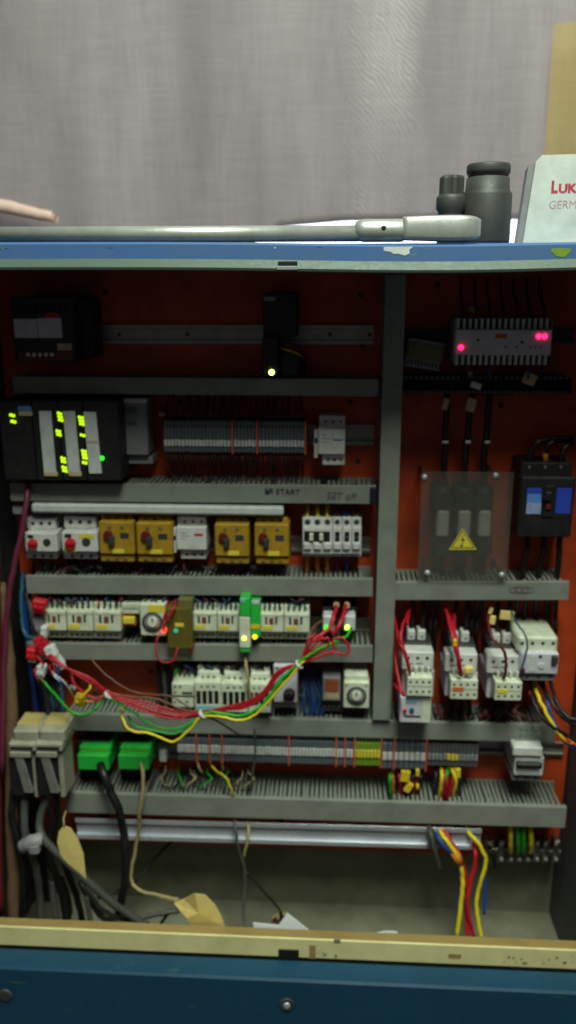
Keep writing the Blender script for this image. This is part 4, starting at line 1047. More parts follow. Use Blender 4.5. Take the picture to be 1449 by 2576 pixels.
def small_contactor():
    yf = -.075; t = thing_at('contactor', 'small beige contactor left of the black slotted contactors', 'contactor', 460, 1782, -.03)
    pb(t, 'top_block', 'cream', 436, 1700, 486, 1718, yf + .015, -.006); b = pb(t, 'upper_body', 'cream', 432, 1719, 488, 1751, yf, -.006, .0015); c = pb(t, 'lower_body', 'cream', 433, 1754, 488, 1780, yf + .003, -.006, .0015)
    pb(b, 'slot', 'dark', 458, 1741, 484, 1747, yf - .0006, yf + .002, .0003)
    for x, y in ((440, 1728), (453, 1728), (440, 1742)): pk(b, 'terminal_screw', 'slate', x, y, 3.6, yf - .0008, yf + .002, 8)
    for x in (440, 454, 470): pk(c, 'terminal_screw', 'slate', x, 1766, 3.6, yf + .0022, yf + .005, 8)
    for k in range(4): wire(t, ['wire_green', 'wire_black', 'wire_brown', 'wire_teal'][k], [(442 + k * 12, 1706, -.05), (440 + k * 12, 1694, -.062), (446 + k * 11, 1680, -.05), (445 + k * 11, 1655, -.02)], .0022)
small_contactor()
def knob_relay():
    yf = -.08; t = thing_at('timer_relay', 'lilac relay with a black knob behind the wire harness', 'relay', 718, 1778, -.03)
    b = pb(t, 'body', 'lilac', 688, 1674, 748, 1768, yf, -.006, .002); pb(t, 'foot', 'grey', 690, 1769, 748, 1780, yf + .01, -.006, .001)
    pk(b, 'knob', 'black', 727, 1752, 15, yf - .012, yf, 18); pb(b, 'knob_grip', 'black', 716, 1744, 739, 1758, yf - .016, yf - .011); pb(b, 'label', 'label_cyan', 692, 1692, 716, 1706, yf - .0008, yf + .001, .0003)
    for x in (697, 738): pk(b, 'terminal_screw', 'slate', x, 1682, 4, yf - .0008, yf + .002, 9)
knob_relay()
def orange_relay():
    yf = -.07; t = thing_at('plug_relay', 'grey relay with an orange window beside the dial timer', 'relay', 834, 1772, -.03)
    b = pb(t, 'cover', 'grey', 811, 1704, 857, 1764, yf, -.02, .002); pb(b, 'window', 'orange_window', 819, 1710, 851, 1740, yf - .0008, yf + .001, .0003); pb(b, 'plate', 'tag_beige', 816, 1744, 853, 1758, yf - .0008, yf + .001, .0003); pb(t, 'socket', 'dark', 808, 1764.5, 860, 1790, yf + .015, -.006)
    for k in range(4): pk(t, 'terminal_screw', 'zinc', 816 + k * 12, 1778, 3.5, yf + .0142, yf + .018, 8)
orange_relay()
t, b = dial_timer('square beige timer with large dial beside the divider duct', 864, 1716, 929, 1782, 897, 1752, 25, -.085)
pb(t, 'cap', 'cream', 866, 1699, 926, 1715, -.079, -.006, .0015)
pb(t, 'socket', 'dark', 868, 1782.5, 928, 1800, -.05, -.006)
for k, x in enumerate((872, 921)): pk(b, 'corner_screw', 'slate', x, 1726, 3, -.0856, -.083, 8)
t = thing_at('wire_cluster', 'short blue wires hanging between knob relay and grey relay', 'wires', 780, 1800, -.03)
for k in range(9): wire(t, 'wire_blue' if k % 3 else 'wire_teal', [(757 + k * 6, 1662 + R.uniform(0, 30), -.012), (760 + k * 6 + R.uniform(-6, 6), 1715, -.03), (762 + k * 6 + R.uniform(-8, 8), 1758, -.05), (764 + k * 6, 1800, -.055)], .0018)
t = thing_at('cable_pair', 'two thick dark cables running down beside bare orange plate', 'cables', 412, 1800, -.03)
for k, m in enumerate(('wire_black', 'wire_grey', 'wire_black')): wire(t, m, [(398 + k * 12, 1606, -.03), (398 + k * 13, 1680, -.04), (404 + k * 12, 1745, -.045), (404 + k * 12, 1800, -.05)], .0042, 'cable')
# ------------------------------------------------------------------ row five, right
def big_contactor(label, x0, x1, y0, y1, aux, dark_side=True, overload=None, lbl=None):
    yf = -.10; t = thing_at('contactor', label, 'contactor', (x0 + x1) / 2, y1, -.03); w = x1 - x0
    pb(t, 'arc_chamber', 'dark', x0 + 4, y0 - 22, x1 - 4, y0 + 2, yf + .03, -.004, .002)
    f = pb(t, 'face', 'white', x0, y0, x1, y0 + 46, yf, yf + .03, .002); pb(t, 'frame', 'lilac', x0, y0 + 46.5, x1, y1, yf + .012, -.004, .002)
    for k in range(3): pk(f, 'terminal_screw', 'dark', x0 + w * (.2 + .3 * k), y0 + 16, 4.6, yf - .0006, yf + .002, 10)
    for k in range(2):
        l = pb(t, 'cable_lug', 'white', x0 + w * (.16 + .33 * k), y0 - 54, x0 + w * (.42 + .33 * k), y0 - 27, yf + .045, -.03, .002)
        pk(l, 'lug_screw', 'dark', x0 + w * (.30 + .33 * k), y0 - 38, 3, yf + .0444, yf + .047, 8)
        wire(t, 'wire_black', [(x0 + w * (.29 + .33 * k), y0 - 50, -.045), (x0 + w * (.33 + .33 * k), y0 - 80, -.04), (x0 + w * (.36 + .35 * k), y0 - 135, -.03)], .0042, 'cable')
    for k in range(2): pb(f, 'print', 'slate', x0 + w * (.14 + .3 * k), y0 + 28, x0 + w * (.36 + .3 * k), y0 + 31, yf - .0003, yf + .001, .0001)
    ax0, ay0, ax1, ay1 = aux
    a = pb(t, 'auxiliary_block', 'cream', ax0, ay0 + 6, ax1, ay1, yf - .022, yf + .012, .0015); aw = ax1 - ax0; ah = ay1 - ay0 - 6
    pb(t, 'auxiliary_top', 'grey', ax0 + 2, ay0 - 20, ax1 - 6, ay0 + 5, yf - .004, yf + .012, .002)
    for k in range(4): pb(t, 'fin', 'cream', ax0 + aw * (.08 + .24 * k), ay0 - 18, ax0 + aw * (.16 + .24 * k), ay0 + 5, yf - .0125, yf - .004, .0005)
    for r_ in range(2):
        for k in range(4): pk(a, 'terminal_screw', 'dark', ax0 + aw * (.14 + .245 * k), ay0 + 6 + ah * (.26 + .5 * r_), 3.6, yf - .0226, yf - .02, 9)
    pb(a, 'groove', 'grey', ax0 + 1, ay0 + 6 + ah * .46, ax1 - 1, ay0 + 6 + ah * .5, yf - .0224, yf - .02, .0002)
    if lbl: pb(a, 'label', lbl, ax0 + aw * .08, ay0 + 6 + ah * .38, ax0 + aw * .48, ay0 + 6 + ah * .60, yf - .0228, yf - .02, .0002)
    if overload:
        ox0, oy0, ox1, oy1 = overload; o_ = pb(t, 'overload_relay', 'lilac', ox0, oy0, ox1, oy1, yf - .012, -.01, .002)
        pk(o_, 'reset_button', 'red', ox0 + 13, oy0 + 37, 5, yf - .016, yf - .01, 10); pk(o_, 'test_button', 'wire_teal', ox0 + 30, oy0 + 35, 6.5, yf - .015, yf - .01, 10); pb(o_, 'label', 'label_cyan', ox0 + 14, oy0 + 9, ox0 + 42, oy0 + 18, yf - .0126, yf - .01, .0002)
        pb(o_, 'side_strip', 'cream', ox1 - 23, oy0 + 1, ox1 - .5, oy1 - 1, yf - .0135, yf - .01, .0005); pb(o_, 'scale', 'dark', ox0 + 11, oy0 + 47, ox0 + 52, oy0 + 52, yf - .0126, yf - .01, .0002)
    for k in range(3): wire(t, 'wire_black', [(x0 + w * (.2 + .28 * k), (overload[3] if overload else y1) - 2, -.04), (x0 + w * (.2 + .28 * k), y1 + 20, -.045), (x0 + w * (.2 + .28 * k), 1824, -.04)], .0038, 'cable')
    return t
big_contactor('large contactor with an overload relay hanging below it', 1011, 1091, 1640, 1755, (1024, 1698, 1088, 1752), overload=(1006, 1753, 1084, 1819))
big_contactor('large contactor with an orange label on its front block', 1120, 1201, 1645, 1753, (1133, 1704, 1202, 1760), lbl='label_orange')
big_contactor('large contactor with a yellow label on its front block', 1225, 1306, 1649, 1757, (1245, 1710, 1313, 1763), lbl='label_yellow')
def corner_starter():
    yf = -.108; t = thing_at('motor_starter', 'big cream motor starter overlapping the third contactor', 'motor starter', 1352, 1714, -.03)
    pb(t, 'top_block', 'cream', 1300, 1602, 1404, 1642, yf + .01, -.01, .004); b = pb(t, 'body', 'lilac', 1308, 1643, 1405, 1696, yf, -.01, .002); pb(t, 'lower_block', 'grey', 1311, 1697, 1396, 1713, yf + .008, -.01, .0015)
    for k in range(4): pk(t, 'terminal_screw', 'dark', 1314 + k * 26, 1619, 5, yf + .0094, yf + .013, 10)
    pb(b, 'rotary_switch', 'dark', 1389, 1652, 1404, 1672, yf - .006, yf + .001, .001); pk(b, 'dial', 'lightgrey', 1362, 1676, 8, yf - .002, yf + .001, 14); pk(b, 'dial', 'dark', 1360, 1652, 4.5, yf - .001, yf + .001, 10); pb(b, 'face_plate', 'lightgrey', 1330, 1650, 1350, 1690, yf - .0008, yf + .001, .0003); pb(b, 'button', 'wire_maroon', 1311, 1682, 1321, 1695, yf - .003, yf + .001)
    for k in range(3): pk(t, 'terminal_screw', 'dark', 1326 + k * 29, 1704, 4, yf + .0074, yf + .011, 9)
corner_starter()
t = thing_at('control_wires', 'red control wires hanging in front of the first large contactor', 'wires', 1010, 1750, -.1)
for pts in ([(990, 1540, -.02), (996, 1575, -.07), (1008, 1620, -.12), (1024, 1660, -.125), (1032, 1692, -.118)], [(1040, 1520, -.03), (1020, 1555, -.08), (1010, 1590, -.11), (1012, 1620, -.122), (1022, 1655, -.126), (1031, 1694, -.12)], [(1018, 1525, -.03), (1028, 1545, -.06), (1024, 1570, -.09)], [(988, 1600, -.02), (994, 1640, -.08), (1000, 1695, -.11), (1008, 1730, -.13), (1018, 1752, -.135)], [(992, 1720, -.09), (1003, 1735, -.13), (1016, 1750, -.136)]): wire(t, 'wire_red', pts, .0026)
t = thing_at('control_wires', 'red control wires hanging in front of the second large contactor', 'wires', 1158, 1700, -.1)
for pts in ([(1116, 1518, -.03), (1126, 1550, -.08), (1140, 1610, -.12), (1152, 1660, -.128), (1158, 1698, -.123)], [(1124, 1530, -.03), (1136, 1570, -.09), (1148, 1625, -.125), (1156, 1670, -.13), (1161, 1700, -.122)], [(1142, 1545, -.05), (1143, 1580, -.10), (1150, 1640, -.127), (1157, 1696, -.126)]): wire(t, 'wire_red', pts, .003)
MB().box(*rect(1140, 1610, 1150, 1627, -.13)[:2], -.13, -.124, *rect(1140, 1610, 1150, 1627, -.13)[2:]).build('marker', 'tag_yellow', t)
MB().box(*rect(1168, 1678, 1192, 1698, -.126)[:2], -.126, -.116, *rect(1168, 1678, 1192, 1698, -.126)[2:], .003).build('marker', 'tag', t)
t = thing_at('control_wires', 'red wire curving down to the yellow-labelled contactor', 'wires', 1270, 1712, -.1)
wire(t, 'wire_maroon', [(1226, 1530, -.03), (1228, 1570, -.09), (1238, 1605, -.115), (1260, 1625, -.125), (1272, 1650, -.128), (1272, 1685, -.125), (1267, 1708, -.12)], .0026)
t = thing_at('control_wires', 'thin teal wire looping over the big cream motor starter', 'wires', 1310, 1700, -.1)
wire(t, 'wire_teal', [(1284, 1526, -.04), (1296, 1560, -.09), (1318, 1592, -.122), (1327, 1620, -.126), (1322, 1650, -.126), (1312, 1680, -.124), (1306, 1704, -.115)], .0016)
paper_tag('small cream tag above the third large contactor, upper one', 1230, 1530, 1240, 1546, -.06, .3, 'tag')
paper_tag('cream tag above the third large contactor, lower one', 1232, 1550, 1247, 1572, -.07, .1, 'tag')
paper_tag('wide cream tag above the third large contactor', 1258, 1538, 1294, 1560, -.06, .1, 'tag')
t = thing_at('outgoing_cables', 'coloured cables leaving towards the right cabinet wall', 'cables', 1400, 1850, -.1)
for m, pts, r in (('wire_yellow', [(1340, 1712, -.06), (1352, 1745, -.09), (1372, 1790, -.11), (1396, 1832, -.12), (1420, 1860, -.12), (1462, 1880, -.12)], .0032), ('wire_blue', [(1365, 1712, -.06), (1378, 1770, -.10), (1398, 1825, -.115), (1425, 1868, -.118), (1462, 1892, -.12)], .003), ('wire_red', [(1325, 1714, -.06), (1336, 1752, -.085), (1352, 1778, -.08), (1370, 1800, -.06), (1374, 1826, -.05)], .003), ('wire_black', [(1332, 1714, -.06), (1345, 1770, -.10), (1372, 1815, -.12), (1410, 1840, -.12), (1462, 1872, -.12)], .0034), ('wire_black', [(1355, 1714, -.06), (1380, 1750, -.095), (1402, 1790, -.115), (1430, 1815, -.12), (1465, 1830, -.12)], .0034), ('wire_black', [(1385, 1714, -.06), (1398, 1760, -.09), (1425, 1800, -.11), (1465, 1815, -.12)], .0034), ('wire_red', [(1400, 1835, -.116), (1430, 1866, -.122), (1462, 1884, -.124)], .0022), ('wire_orange', [(1408, 1838, -.118), (1440, 1866, -.12), (1464, 1874, -.12)], .003)): wire(t, m, pts, r, 'cable')

# dark drop cables on the orange plate behind the contactors
for i, x in enumerate((1085, 1102, 1196, 1210, 1300, 1322, 1350, 1378, 1400)):
    o = MB().tube(wpts([(x, 1500, -.03), (x - 2, 1540, -.02), (x - R.uniform(2, 14), 1585, -.03), (x - 10, 1640, -.02)]), .0038, 7).build('drop_cable', 'wire_black')
    tag(o, 'dark cable dropping behind the large contactors onto the orange plate', 'cable', 'drop cables behind the contactors')

# ------------------------------------------------------------------ row six
def lower_special(i):
    x = 447 + (958 - 447) * (i + .5) / 60
    if 893 < x < 958: return ('pe_green', 'label_yellow')
    if x > 958: return ('slate', 'lightgrey')
    return None
terminals('long lower terminal strip ending in green and yellow earth blocks', 447, 958, 1850, 1880, 1899, 1922, 60, -.068, (495, 528, 559, 727, 846, 868, 892, 959), (1812, 60, .0013), None, lower_special, wcol=('wire_blue', 'wire_navy', 'wire_maroon', 'wire_black', 'wire_blue'))
terminals('short terminal strip with grey knobs above yellow tags', 962, 1072, 1858, 1893, 1912, 1936, 8, -.07, (991, 1072), (1822, 8, .002), None)
terminals('dark terminal strip with one yellow marker above coloured wires', 1076, 1204, 1858, 1897, 1912, 1930, 13, -.064, (), (1824, 13, .0016), None, lambda i: ('duct_dark', 'label_yellow' if i in (5, 6, 7) else 'grey'))
t = thing_at('tagged_wires', 'bundle of wires with yellow tags below the grey knob terminals', 'wires', 1030, 2000, -.07)
for m, x, dx in (('wire_red', 1002, 6), ('wire_black', 1010, 4), ('wire_blue', 1030, -4), ('wire_black', 1040, -4), ('wire_red', 1052, -6), ('wire_black', 1062, -8), ('wire_green', 980, 2), ('wire_orange', 986, 4)):
    wire(t, m, [(x, 1934, -.04), (x + dx * .4, 1955, -.062), (x + dx, 1980, -.06), (x + dx, 2012, -.05)], .003)
for x0, y0, x1, y1, a in ((1008, 1942, 1031, 1968, .1), (1020, 1972, 1036, 1995, .5), (1046, 1938, 1056, 1954, 0), (1047, 1976, 1054, 1986, 0)):
    X0, X1, Z0, Z1 = rect(x0, y0, x1, y1, -.074); MB().box(X0, X1, -.074, -.066, Z0, Z1, .001).rot(P((x0 + x1) / 2, (y0 + y1) / 2, -.074), 'Y', a).build('tag', 'tag_yellow', t)
t = thing_at('wire_bundle', 'yellow and red wires curving from dark terminals into the lowest duct', 'wires', 1130, 2010, -.07)
for m, pts in (('wire_yellow', [(1108, 1926, -.04), (1111, 1950, -.068), (1108, 1985, -.068), (1102, 2012, -.055)]), ('wire_red', [(1116, 1926, -.04), (1119, 1955, -.066), (1117, 1985, -.066), (1112, 2014, -.055)]), ('wire_red', [(1134, 1926, -.04), (1138, 1960, -.066), (1132, 1990, -.066), (1124, 2014, -.055)]), ('wire_yellow', [(1128, 1926, -.04), (1142, 1945, -.07), (1146, 1975, -.07), (1138, 2012, -.055)]), ('wire_red', [(1122, 1930, -.04), (1126, 1965, -.06), (1122, 2014, -.055)]), ('wire_navy', [(1096, 1926, -.04), (1096, 1960, -.06), (1092, 2010, -.055)]), ('wire_yellow', [(1140, 1926, -.04), (1150, 1940, -.066), (1156, 1950, -.068)]), ('wire_navy', [(1154, 1926, -.04), (1158, 1960, -.06), (1155, 2012, -.055)]), ('wire_green', [(1126, 1928, -.04), (1124, 1945, -.064), (1121, 1970, -.064)])): wire(t, m, pts, .0032)
MB().box(*rect(1144, 1936, 1159, 1958, -.074)[:2], -.074, -.067, *rect(1144, 1936, 1159, 1958, -.074)[2:]).build('tag', 'tag_yellow', t)
def bottom_mcb():
    yf = -.095; t = thing_at('circuit_breaker', 'white three pole breaker at the bottom with one wide dark toggle', 'breaker', 1328, 1962, -.03)
    pb(t, 'top_block', 'grey', 1291, 1864, 1364, 1879, yf + .018, -.008, .001); b = pb(t, 'upper_body', 'white', 1291, 1880, 1366, 1903, yf - .002, -.008, .002); m_ = pb(t, 'middle_body', 'lightgrey', 1294, 1904, 1368, 1952, yf + .003, -.008, .002); l = pb(t, 'lower_block', 'grey', 1288, 1953, 1360, 1964, yf + .012, -.008, .001)
    pb(m_, 'toggle_slot', 'rubber', 1299, 1918, 1364, 1933, yf + .0024, yf + .005, .0004); pb(m_, 'toggle', 'dark', 1301, 1922, 1362, 1930, yf - .007, yf + .004, .0015)
    for k in range(3): pk(t, 'terminal_screw', 'dark', 1304 + k * 25, 1872, 4.5, yf + .0174, yf + .021, 9); pk(l, 'terminal_screw', 'dark', 1301 + k * 23, 1958, 4.2, yf + .0114, yf + .015, 9)
bottom_mcb()
for yy, body in ((1842, 'Maxs'), (1853, 'Luusa')): pass
def green_plug(label, x0, x1, y0, y1, m_w, pts, r):
    yf = -.085; t = thing_at('terminal_plug', label, 'plug', (x0 + x1) / 2, y1, -.04)
    pb(t, 'socket', 'dark', x0 + 4, y0 - 14, x1 - 2, y0 + 4, yf + .03, -.006, .001); a = pb(t, 'upper_housing', 'green', x0 + 5, y0, x1, y0 + (y1 - y0) * .34, yf + .012, -.015, .001); pb(t, 'lower_housing', 'green', x0, y0 + (y1 - y0) * .35, x1 - 5, y1, yf, -.015, .002)
    for k in range(6): pb(a, 'slot', 'pe_green', x0 + 10 + k * (x1 - x0 - 16) / 6, y0 + 5, x0 + 17 + k * (x1 - x0 - 16) / 6, y0 + 13, yf + .0114, yf + .014, .0003)
    pb(t, 'base', 'rubber', x0 + 6, y1 + 1, x1 - 4, y1 + 26, yf + .045, -.006, .001)
    MB().tube(wpts(pts), r, 9).build('lead', m_w, t)
green_plug('green terminal plug with a thick black lead', 195, 278, 1880, 1938, 'wire_black', [(252, 1922, -.09), (262, 1950, -.11), (280, 1995, -.115), (298, 2035, -.12), (310, 2090, -.11), (316, 2150, -.12), (314, 2220, -.13), (298, 2300, -.14)], .0075)
green_plug('green terminal plug with a thin cream lead', 297, 378, 1881, 1937, 'wire_cream', [(353, 1920, -.09), (360, 1945, -.105), (360, 1990, -.11), (352, 2040, -.11), (349, 2090, -.10), (338, 2150, -.10), (330, 2210, -.11), (350, 2240, -.12), (400, 2252, -.13), (450, 2264, -.14)], .0032)
o = pb(None, 'rail_stop', 'lightgrey', 400, 1890, 418, 1918, -.045, -.004, .002); tag(o, 'small pale end stop right of the green plugs', 'end stop')
def heavy_connector(label, x0, cable_end):
    yf = -.17; t = thing_at('connector', label, 'connector', x0 + 36, 2005, -.12)
    cap = pb(t, 'cap', 'olive_card', x0 + 22, 1820, x0 + 76, 1836, yf + .03, yf + .07, .002); pb(t, 'hood', 'hood', x0 + 12, 1838, x0 + 76, 1868, yf + .012, yf + .07, .003); pb(t, 'hood_step', 'hood', x0, 1870, x0 + 70, 1892, yf + .004, yf + .07, .003); pb(t, 'shell', 'hood', x0 + 60, 1893, x0 + 74, 2008, yf + .014, yf + .07, .003)
    pb(t, 'slot', 'rubber', x0 + 6, 1880, x0 + 62, 1886, yf + .003, yf + .006, .0003); pb(t, 'plate', 'hood', x0 + 4, 1893, x0 + 56, 1906, yf + .002, yf + .04, .001)
    for k in range(16):
        y = 1908 + k * 5.6; xx = x0 + 2 + k * 1.6
        pb(t, 'rib', 'rib', xx + 14, y, xx + 36, y + 2.6, yf + .003, yf + .03, .0006)
    pb(t, 'core', 'rubber', x0 + 4, 1907, x0 + 60, 2004, yf + .008, yf + .05, .003)
    for i, (dx, pts) in enumerate(cable_end): wire(t, dx, pts, .006 if i else .0068, 'cable', 9)
heavy_connector('ribbed connector hood closest to the brown conduit', 20, [('wire_grey', [(60, 1985, -.14), (62, 2040, -.15), (64, 2110, -.16), (90, 2180, -.16), (100, 2260, -.15), (104, 2345, -.16)]), ('wire_black', [(34, 1985, -.14), (30, 2050, -.15), (44, 2120, -.16), (60, 2200, -.16), (52, 2345, -.17)])])
heavy_connector('ribbed connector hood beside the lower duct end', 86, [('wire_grey', [(124, 1990, -.14), (100, 2060, -.15), (110, 2110, -.165), (160, 2160, -.17), (230, 2225, -.17), (300, 2285, -.165), (372, 2330, -.16)]), ('wire_black', [(110, 1990, -.14), (130, 2060, -.14), (120, 2140, -.14), (150, 2230, -.14), (170, 2345, -.15)]), ('wire_black', [(140, 1995, -.13), (150, 2060, -.13), (146, 2120, -.13), (190, 2250, -.13), (215, 2350, -.14)])])
t = thing_at('cable_clamp', 'pale plastic clamp gripping the grey cables', 'clamp', 82, 2150, -.16)
MB().tube(wpts([(58, 2130, -.178), (80, 2118, -.184), (104, 2112, -.178)]), .012, 10, 5).build('band', 'grey', t); pb(t, 'buckle', 'grey', 70, 2128, 96, 2152, -.196, -.178, .003)
t = thing_at('loose_cables', 'tangle of dark cables lying on the cabinet floor', 'cables', 250, 2320, -.15)
for m, pts, r in (('wire_grey', [(210, 2230, -.15), (260, 2290, -.15), (320, 2312, -.15), (400, 2300, -.14), (450, 2290, -.13)], .0045), ('wire_black', [(200, 2215, -.13), (250, 2300, -.15), (310, 2330, -.15), (390, 2340, -.16)], .005), ('wire_grey', [(216, 2255, -.16), (225, 2300, -.165), (230, 2350, -.17)], .005), ('wire_black', [(400, 2330, -.14), (430, 2295, -.13), (480, 2280, -.12)], .003), ('wire_black', [(246, 2260, -.10), (330, 2225, -.08), (390, 2160, -.05), (440, 2110, -.04), (490, 2085, -.03)], .003), ('wire_black', [(100, 2200, -.13), (75, 2270, -.14), (30, 2345, -.15)], .0075), ('wire_black', [(150, 2210, -.12), (170, 2280, -.13), (160, 2345, -.14)], .0085), ('wire_grey', [(130, 2215, -.13), (136, 2270, -.14), (140, 2345, -.15)], .006)): wire(t, m, pts, r, 'cable')
t = thing_at('loose_cables', 'two thin grey wires hanging below the lowest duct', 'wires', 615, 2330, -.1)
wire(t, 'wire_grey', [(588, 2040, -.06), (592, 2085, -.095), (600, 2135, -.1), (614, 2180, -.1), (616, 2240, -.11), (612, 2300, -.13), (618, 2345, -.15)], .0026)
wire(t, 'wire_cream', [(625, 2050, -.06), (624, 2100, -.095), (614, 2160, -.098)], .0026)
wire(t, 'wire_black', [(616, 2190, -.1), (660, 2240, -.11), (704, 2290, -.12), (712, 2330, -.13), (690, 2360, -.14)], .002)
t = thing_at('debris', 'brown scraps lying on the cabinet floor by the papers', 'debris', 690, 2310, -.12)
for k in range(9):
    x, y = 676 + R.uniform(0, 40), 2300 + R.uniform(0, 22); wire(t, R.choice(['wire_brown', 'wire_cream', 'wire_black']), [(x, y, -.12), (x + R.uniform(-14, 14), y - R.uniform(2, 14), -.11), (x + R.uniform(-16, 16), y + R.uniform(0, 10), -.12)], .0026, 'scrap')
# cream tags
def leaf_tag(label, pts, y, bulge, lead=None):
    mb = MB(); n = len(pts)
    c = sum((P(p[0], p[1], y) for p in pts), Vector()) / n
    for off in (0, .0012):
        for p in pts: q = P(p[0], p[1], y + (p[2] if len(p) > 2 else 0)); mb.v.append(q + Vector((0, off, 0)))
        mb.v.append(c + Vector((0, off - bulge, 0)))
    for i in range(n):
        j = (i + 1) % n; mb.quad([n, j, i]); mb.quad([2 * n + 1, n + 1 + i, n + 1 + j]); mb.quad([i, j, n + 1 + j, n + 1 + i])
    t = thing('cable_tag', label, 'tag', mb.bound()); mb.build('card', 'tag', t)
    if lead: MB().tube(wpts(lead), .0014, 6).build('string', 'wire_cream', t)
leaf_tag('upright cream tag hanging among the dark cables', [(160, 2078), (178, 2084), (196, 2112), (210, 2150), (216, 2210), (200, 2212), (172, 2180), (152, 2150), (144, 2118), (148, 2092)], -.175, .001, [(162, 2080, -.175), (160, 2060, -.17), (166, 2040, -.15)])
leaf_tag('large cream tag curling over the cabinet lip', [(438, 2272, .02), (462, 2262, .015), (490, 2248), (516, 2252), (540, 2276), (556, 2304), (568, 2336), (520, 2338), (482, 2338), (470, 2310), (452, 2290, .01)], -.215, .003, [(444, 2270, -.195), (420, 2262, -.17), (395, 2256, -.15)])
def sheets():
    for label, poly, y in (('white paper scrap with a raised corner behind the lip', [(636, 2326), (700, 2332), (722, 2306), (782, 2346), (640, 2346)], -.21), ('thin white paper scrap lying behind the lip alone', [(936, 2352), (972, 2346), (1000, 2348), (998, 2362), (940, 2360)], -.21)):
        mb = MB()
        pp = [P(a, b_, y) for a, b_ in poly]; mb.prism([(p.x, p.z) for p in pp][::-1], y, y + .002)
        for i, v in enumerate(mb.v): v.y += .004 * (v.z - pp[-1].z) / .02
        tag(mb.build('paper_scrap', 'paper'), label, 'paper')
sheets()
# ------------------------------------------------------------------ bottom right
t = thing_at('supply_wires', 'yellow red and blue wires dropping to the cabinet floor', 'wires', 1170, 2360, -.12)
for m, pts, r in (('wire_yellow', [(1100, 2075, -.06), (1116, 2105, -.09), (1142, 2140, -.1), (1158, 2175, -.105), (1164, 2215, -.11), (1160, 2270, -.12), (1150, 2360, -.14)], .0042), ('wire_blue', [(1088, 2075, -.06), (1108, 2115, -.09), (1136, 2148, -.098), (1152, 2180, -.1), (1158, 2230, -.1), (1152, 2300, -.12)], .0036), ('wire_red', [(1104, 2070, -.06), (1124, 2102, -.085), (1152, 2148, -.097), (1168, 2190, -.1), (1176, 2240, -.105), (1174, 2300, -.12), (1176, 2362, -.14)], .0042), ('wire_red', [(1186, 2112, -.06), (1196, 2140, -.09), (1194, 2180, -.1), (1182, 2225, -.11), (1176, 2280, -.125), (1192, 2362, -.14)], .0036), ('wire_yellow', [(1164, 2075, -.06), (1192, 2108, -.09), (1214, 2140, -.098), (1222, 2170, -.1), (1212, 2210, -.105), (1200, 2255, -.11), (1202, 2310, -.125), (1212, 2362, -.14)], .0036), ('wire_blue', [(1164, 2080, -.055), (1200, 2115, -.08), (1218, 2165, -.09), (1220, 2230, -.1), (1218, 2300, -.12)], .003)): wire(t, m, pts, r)
MB().tube(wpts([(1145, 2146, -.102), (1156, 2172, -.105)]), .0082, 9).build('wrap', 'wire_orange', t)
t = thing_at('earth_terminals', 'metal earth clamps with two yellow and two green wires', 'earth bar', 1330, 2180, -.03)
pb(t, 'bar', 'zinc', 1222, 2138, 1412, 2152, -.03, -.012, .001)
for k, x in enumerate((1232, 1262, 1286, 1308, 1330, 1352, 1374, 1400)):
    c = pb(t, 'clamp', 'zinc' if k else 'tag_beige', x - 8, 2116, x + 8, 2172, -.036, -.014, .002); pk(c, 'clamp_screw', 'chrome', x, 2124, 5, -.040, -.035, 10); pk(c, 'clamp_screw', 'chrome', x, 2164, 4.5, -.040, -.035, 10)
for x, m in ((1285, 'wire_yellow'), (1303, 'wire_green'), (1317, 'wire_green'), (1336, 'wire_yellow')): wire(t, m, [(x, 2062, -.06), (x, 2095, -.064), (x, 2125, -.058), (x, 2145, -.045)], .0044)
wire(t, 'wire_black', [(1228, 2120, -.03), (1236, 2145, -.05), (1244, 2180, -.05)], .004); wire(t, 'wire_black', [(1085, 2070, -.06), (1090, 2110, -.09), (1098, 2150, -.09), (1108, 2190, -.08)], .0036)
t = thing_at('wire', 'grey cable leaving the lowest duct beside the coloured wires', 'cable', 1090, 2180, -.1)
wire(t, 'wire_grey', [(1078, 2060, -.06), (1084, 2100, -.1), (1096, 2150, -.105), (1108, 2190, -.1)], .0038)

# ------------------------------------------------------------------ left edge cables
def loom(label, m, pts, r, name='conduit'):
    tag(MB().tube(wpts(pts), r, 10).build(name, m), label, 'conduit' if name == 'conduit' else 'cable')
loom('pink sleeved conduit curving down the left side', 'pink_sleeve', [(72, 1212, -.07), (66, 1260, -.09), (56, 1330, -.1), (36, 1420, -.11), (22, 1500, -.115), (14, 1600, -.12), (8, 1750, -.13), (6, 1950, -.15)], .0046)
loom('thick brown conduit standing along the left edge', 'brown_sleeve', [(-4, 1470, -.10), (14, 1600, -.10), (26, 1750, -.11), (30, 1900, -.12), (30, 2050, -.13), (34, 2200, -.14), (40, 2400, -.16)], .0115)
loom('dull maroon conduit at the very edge beside the brown one', 'wire_maroon', [(-14, 1380, -.12), (-8, 1600, -.12), (-6, 1850, -.13), (-6, 2100, -.14), (0, 2300, -.16)], .008)
loom('dark blue cable bending towards the red connectors', 'wire_teal', [(58, 1440, -.05), (54, 1500, -.07), (56, 1560, -.08), (64, 1596, -.09), (84, 1606, -.10), (104, 1608, -.10)], .0036, 'cable')
loom('blue cable running straight down behind the connectors', 'wire_blue', [(56, 1450, -.04), (64, 1540, -.05), (72, 1640, -.05), (86, 1740, -.05), (96, 1815, -.06)], .005, 'cable')
loom('navy cable beside the straight blue cable', 'wire_navy', [(70, 1480, -.03), (80, 1580, -.045), (92, 1680, -.05), (104, 1760, -.05), (116, 1815, -.06)], .0055, 'cable')
loom('grey cable at the left end of the relay row', 'wire_grey', [(66, 1490, -.05), (78, 1530, -.06), (84, 1580, -.06), (96, 1650, -.05), (112, 1740, -.045), (124, 1815, -.06)], .005, 'cable')
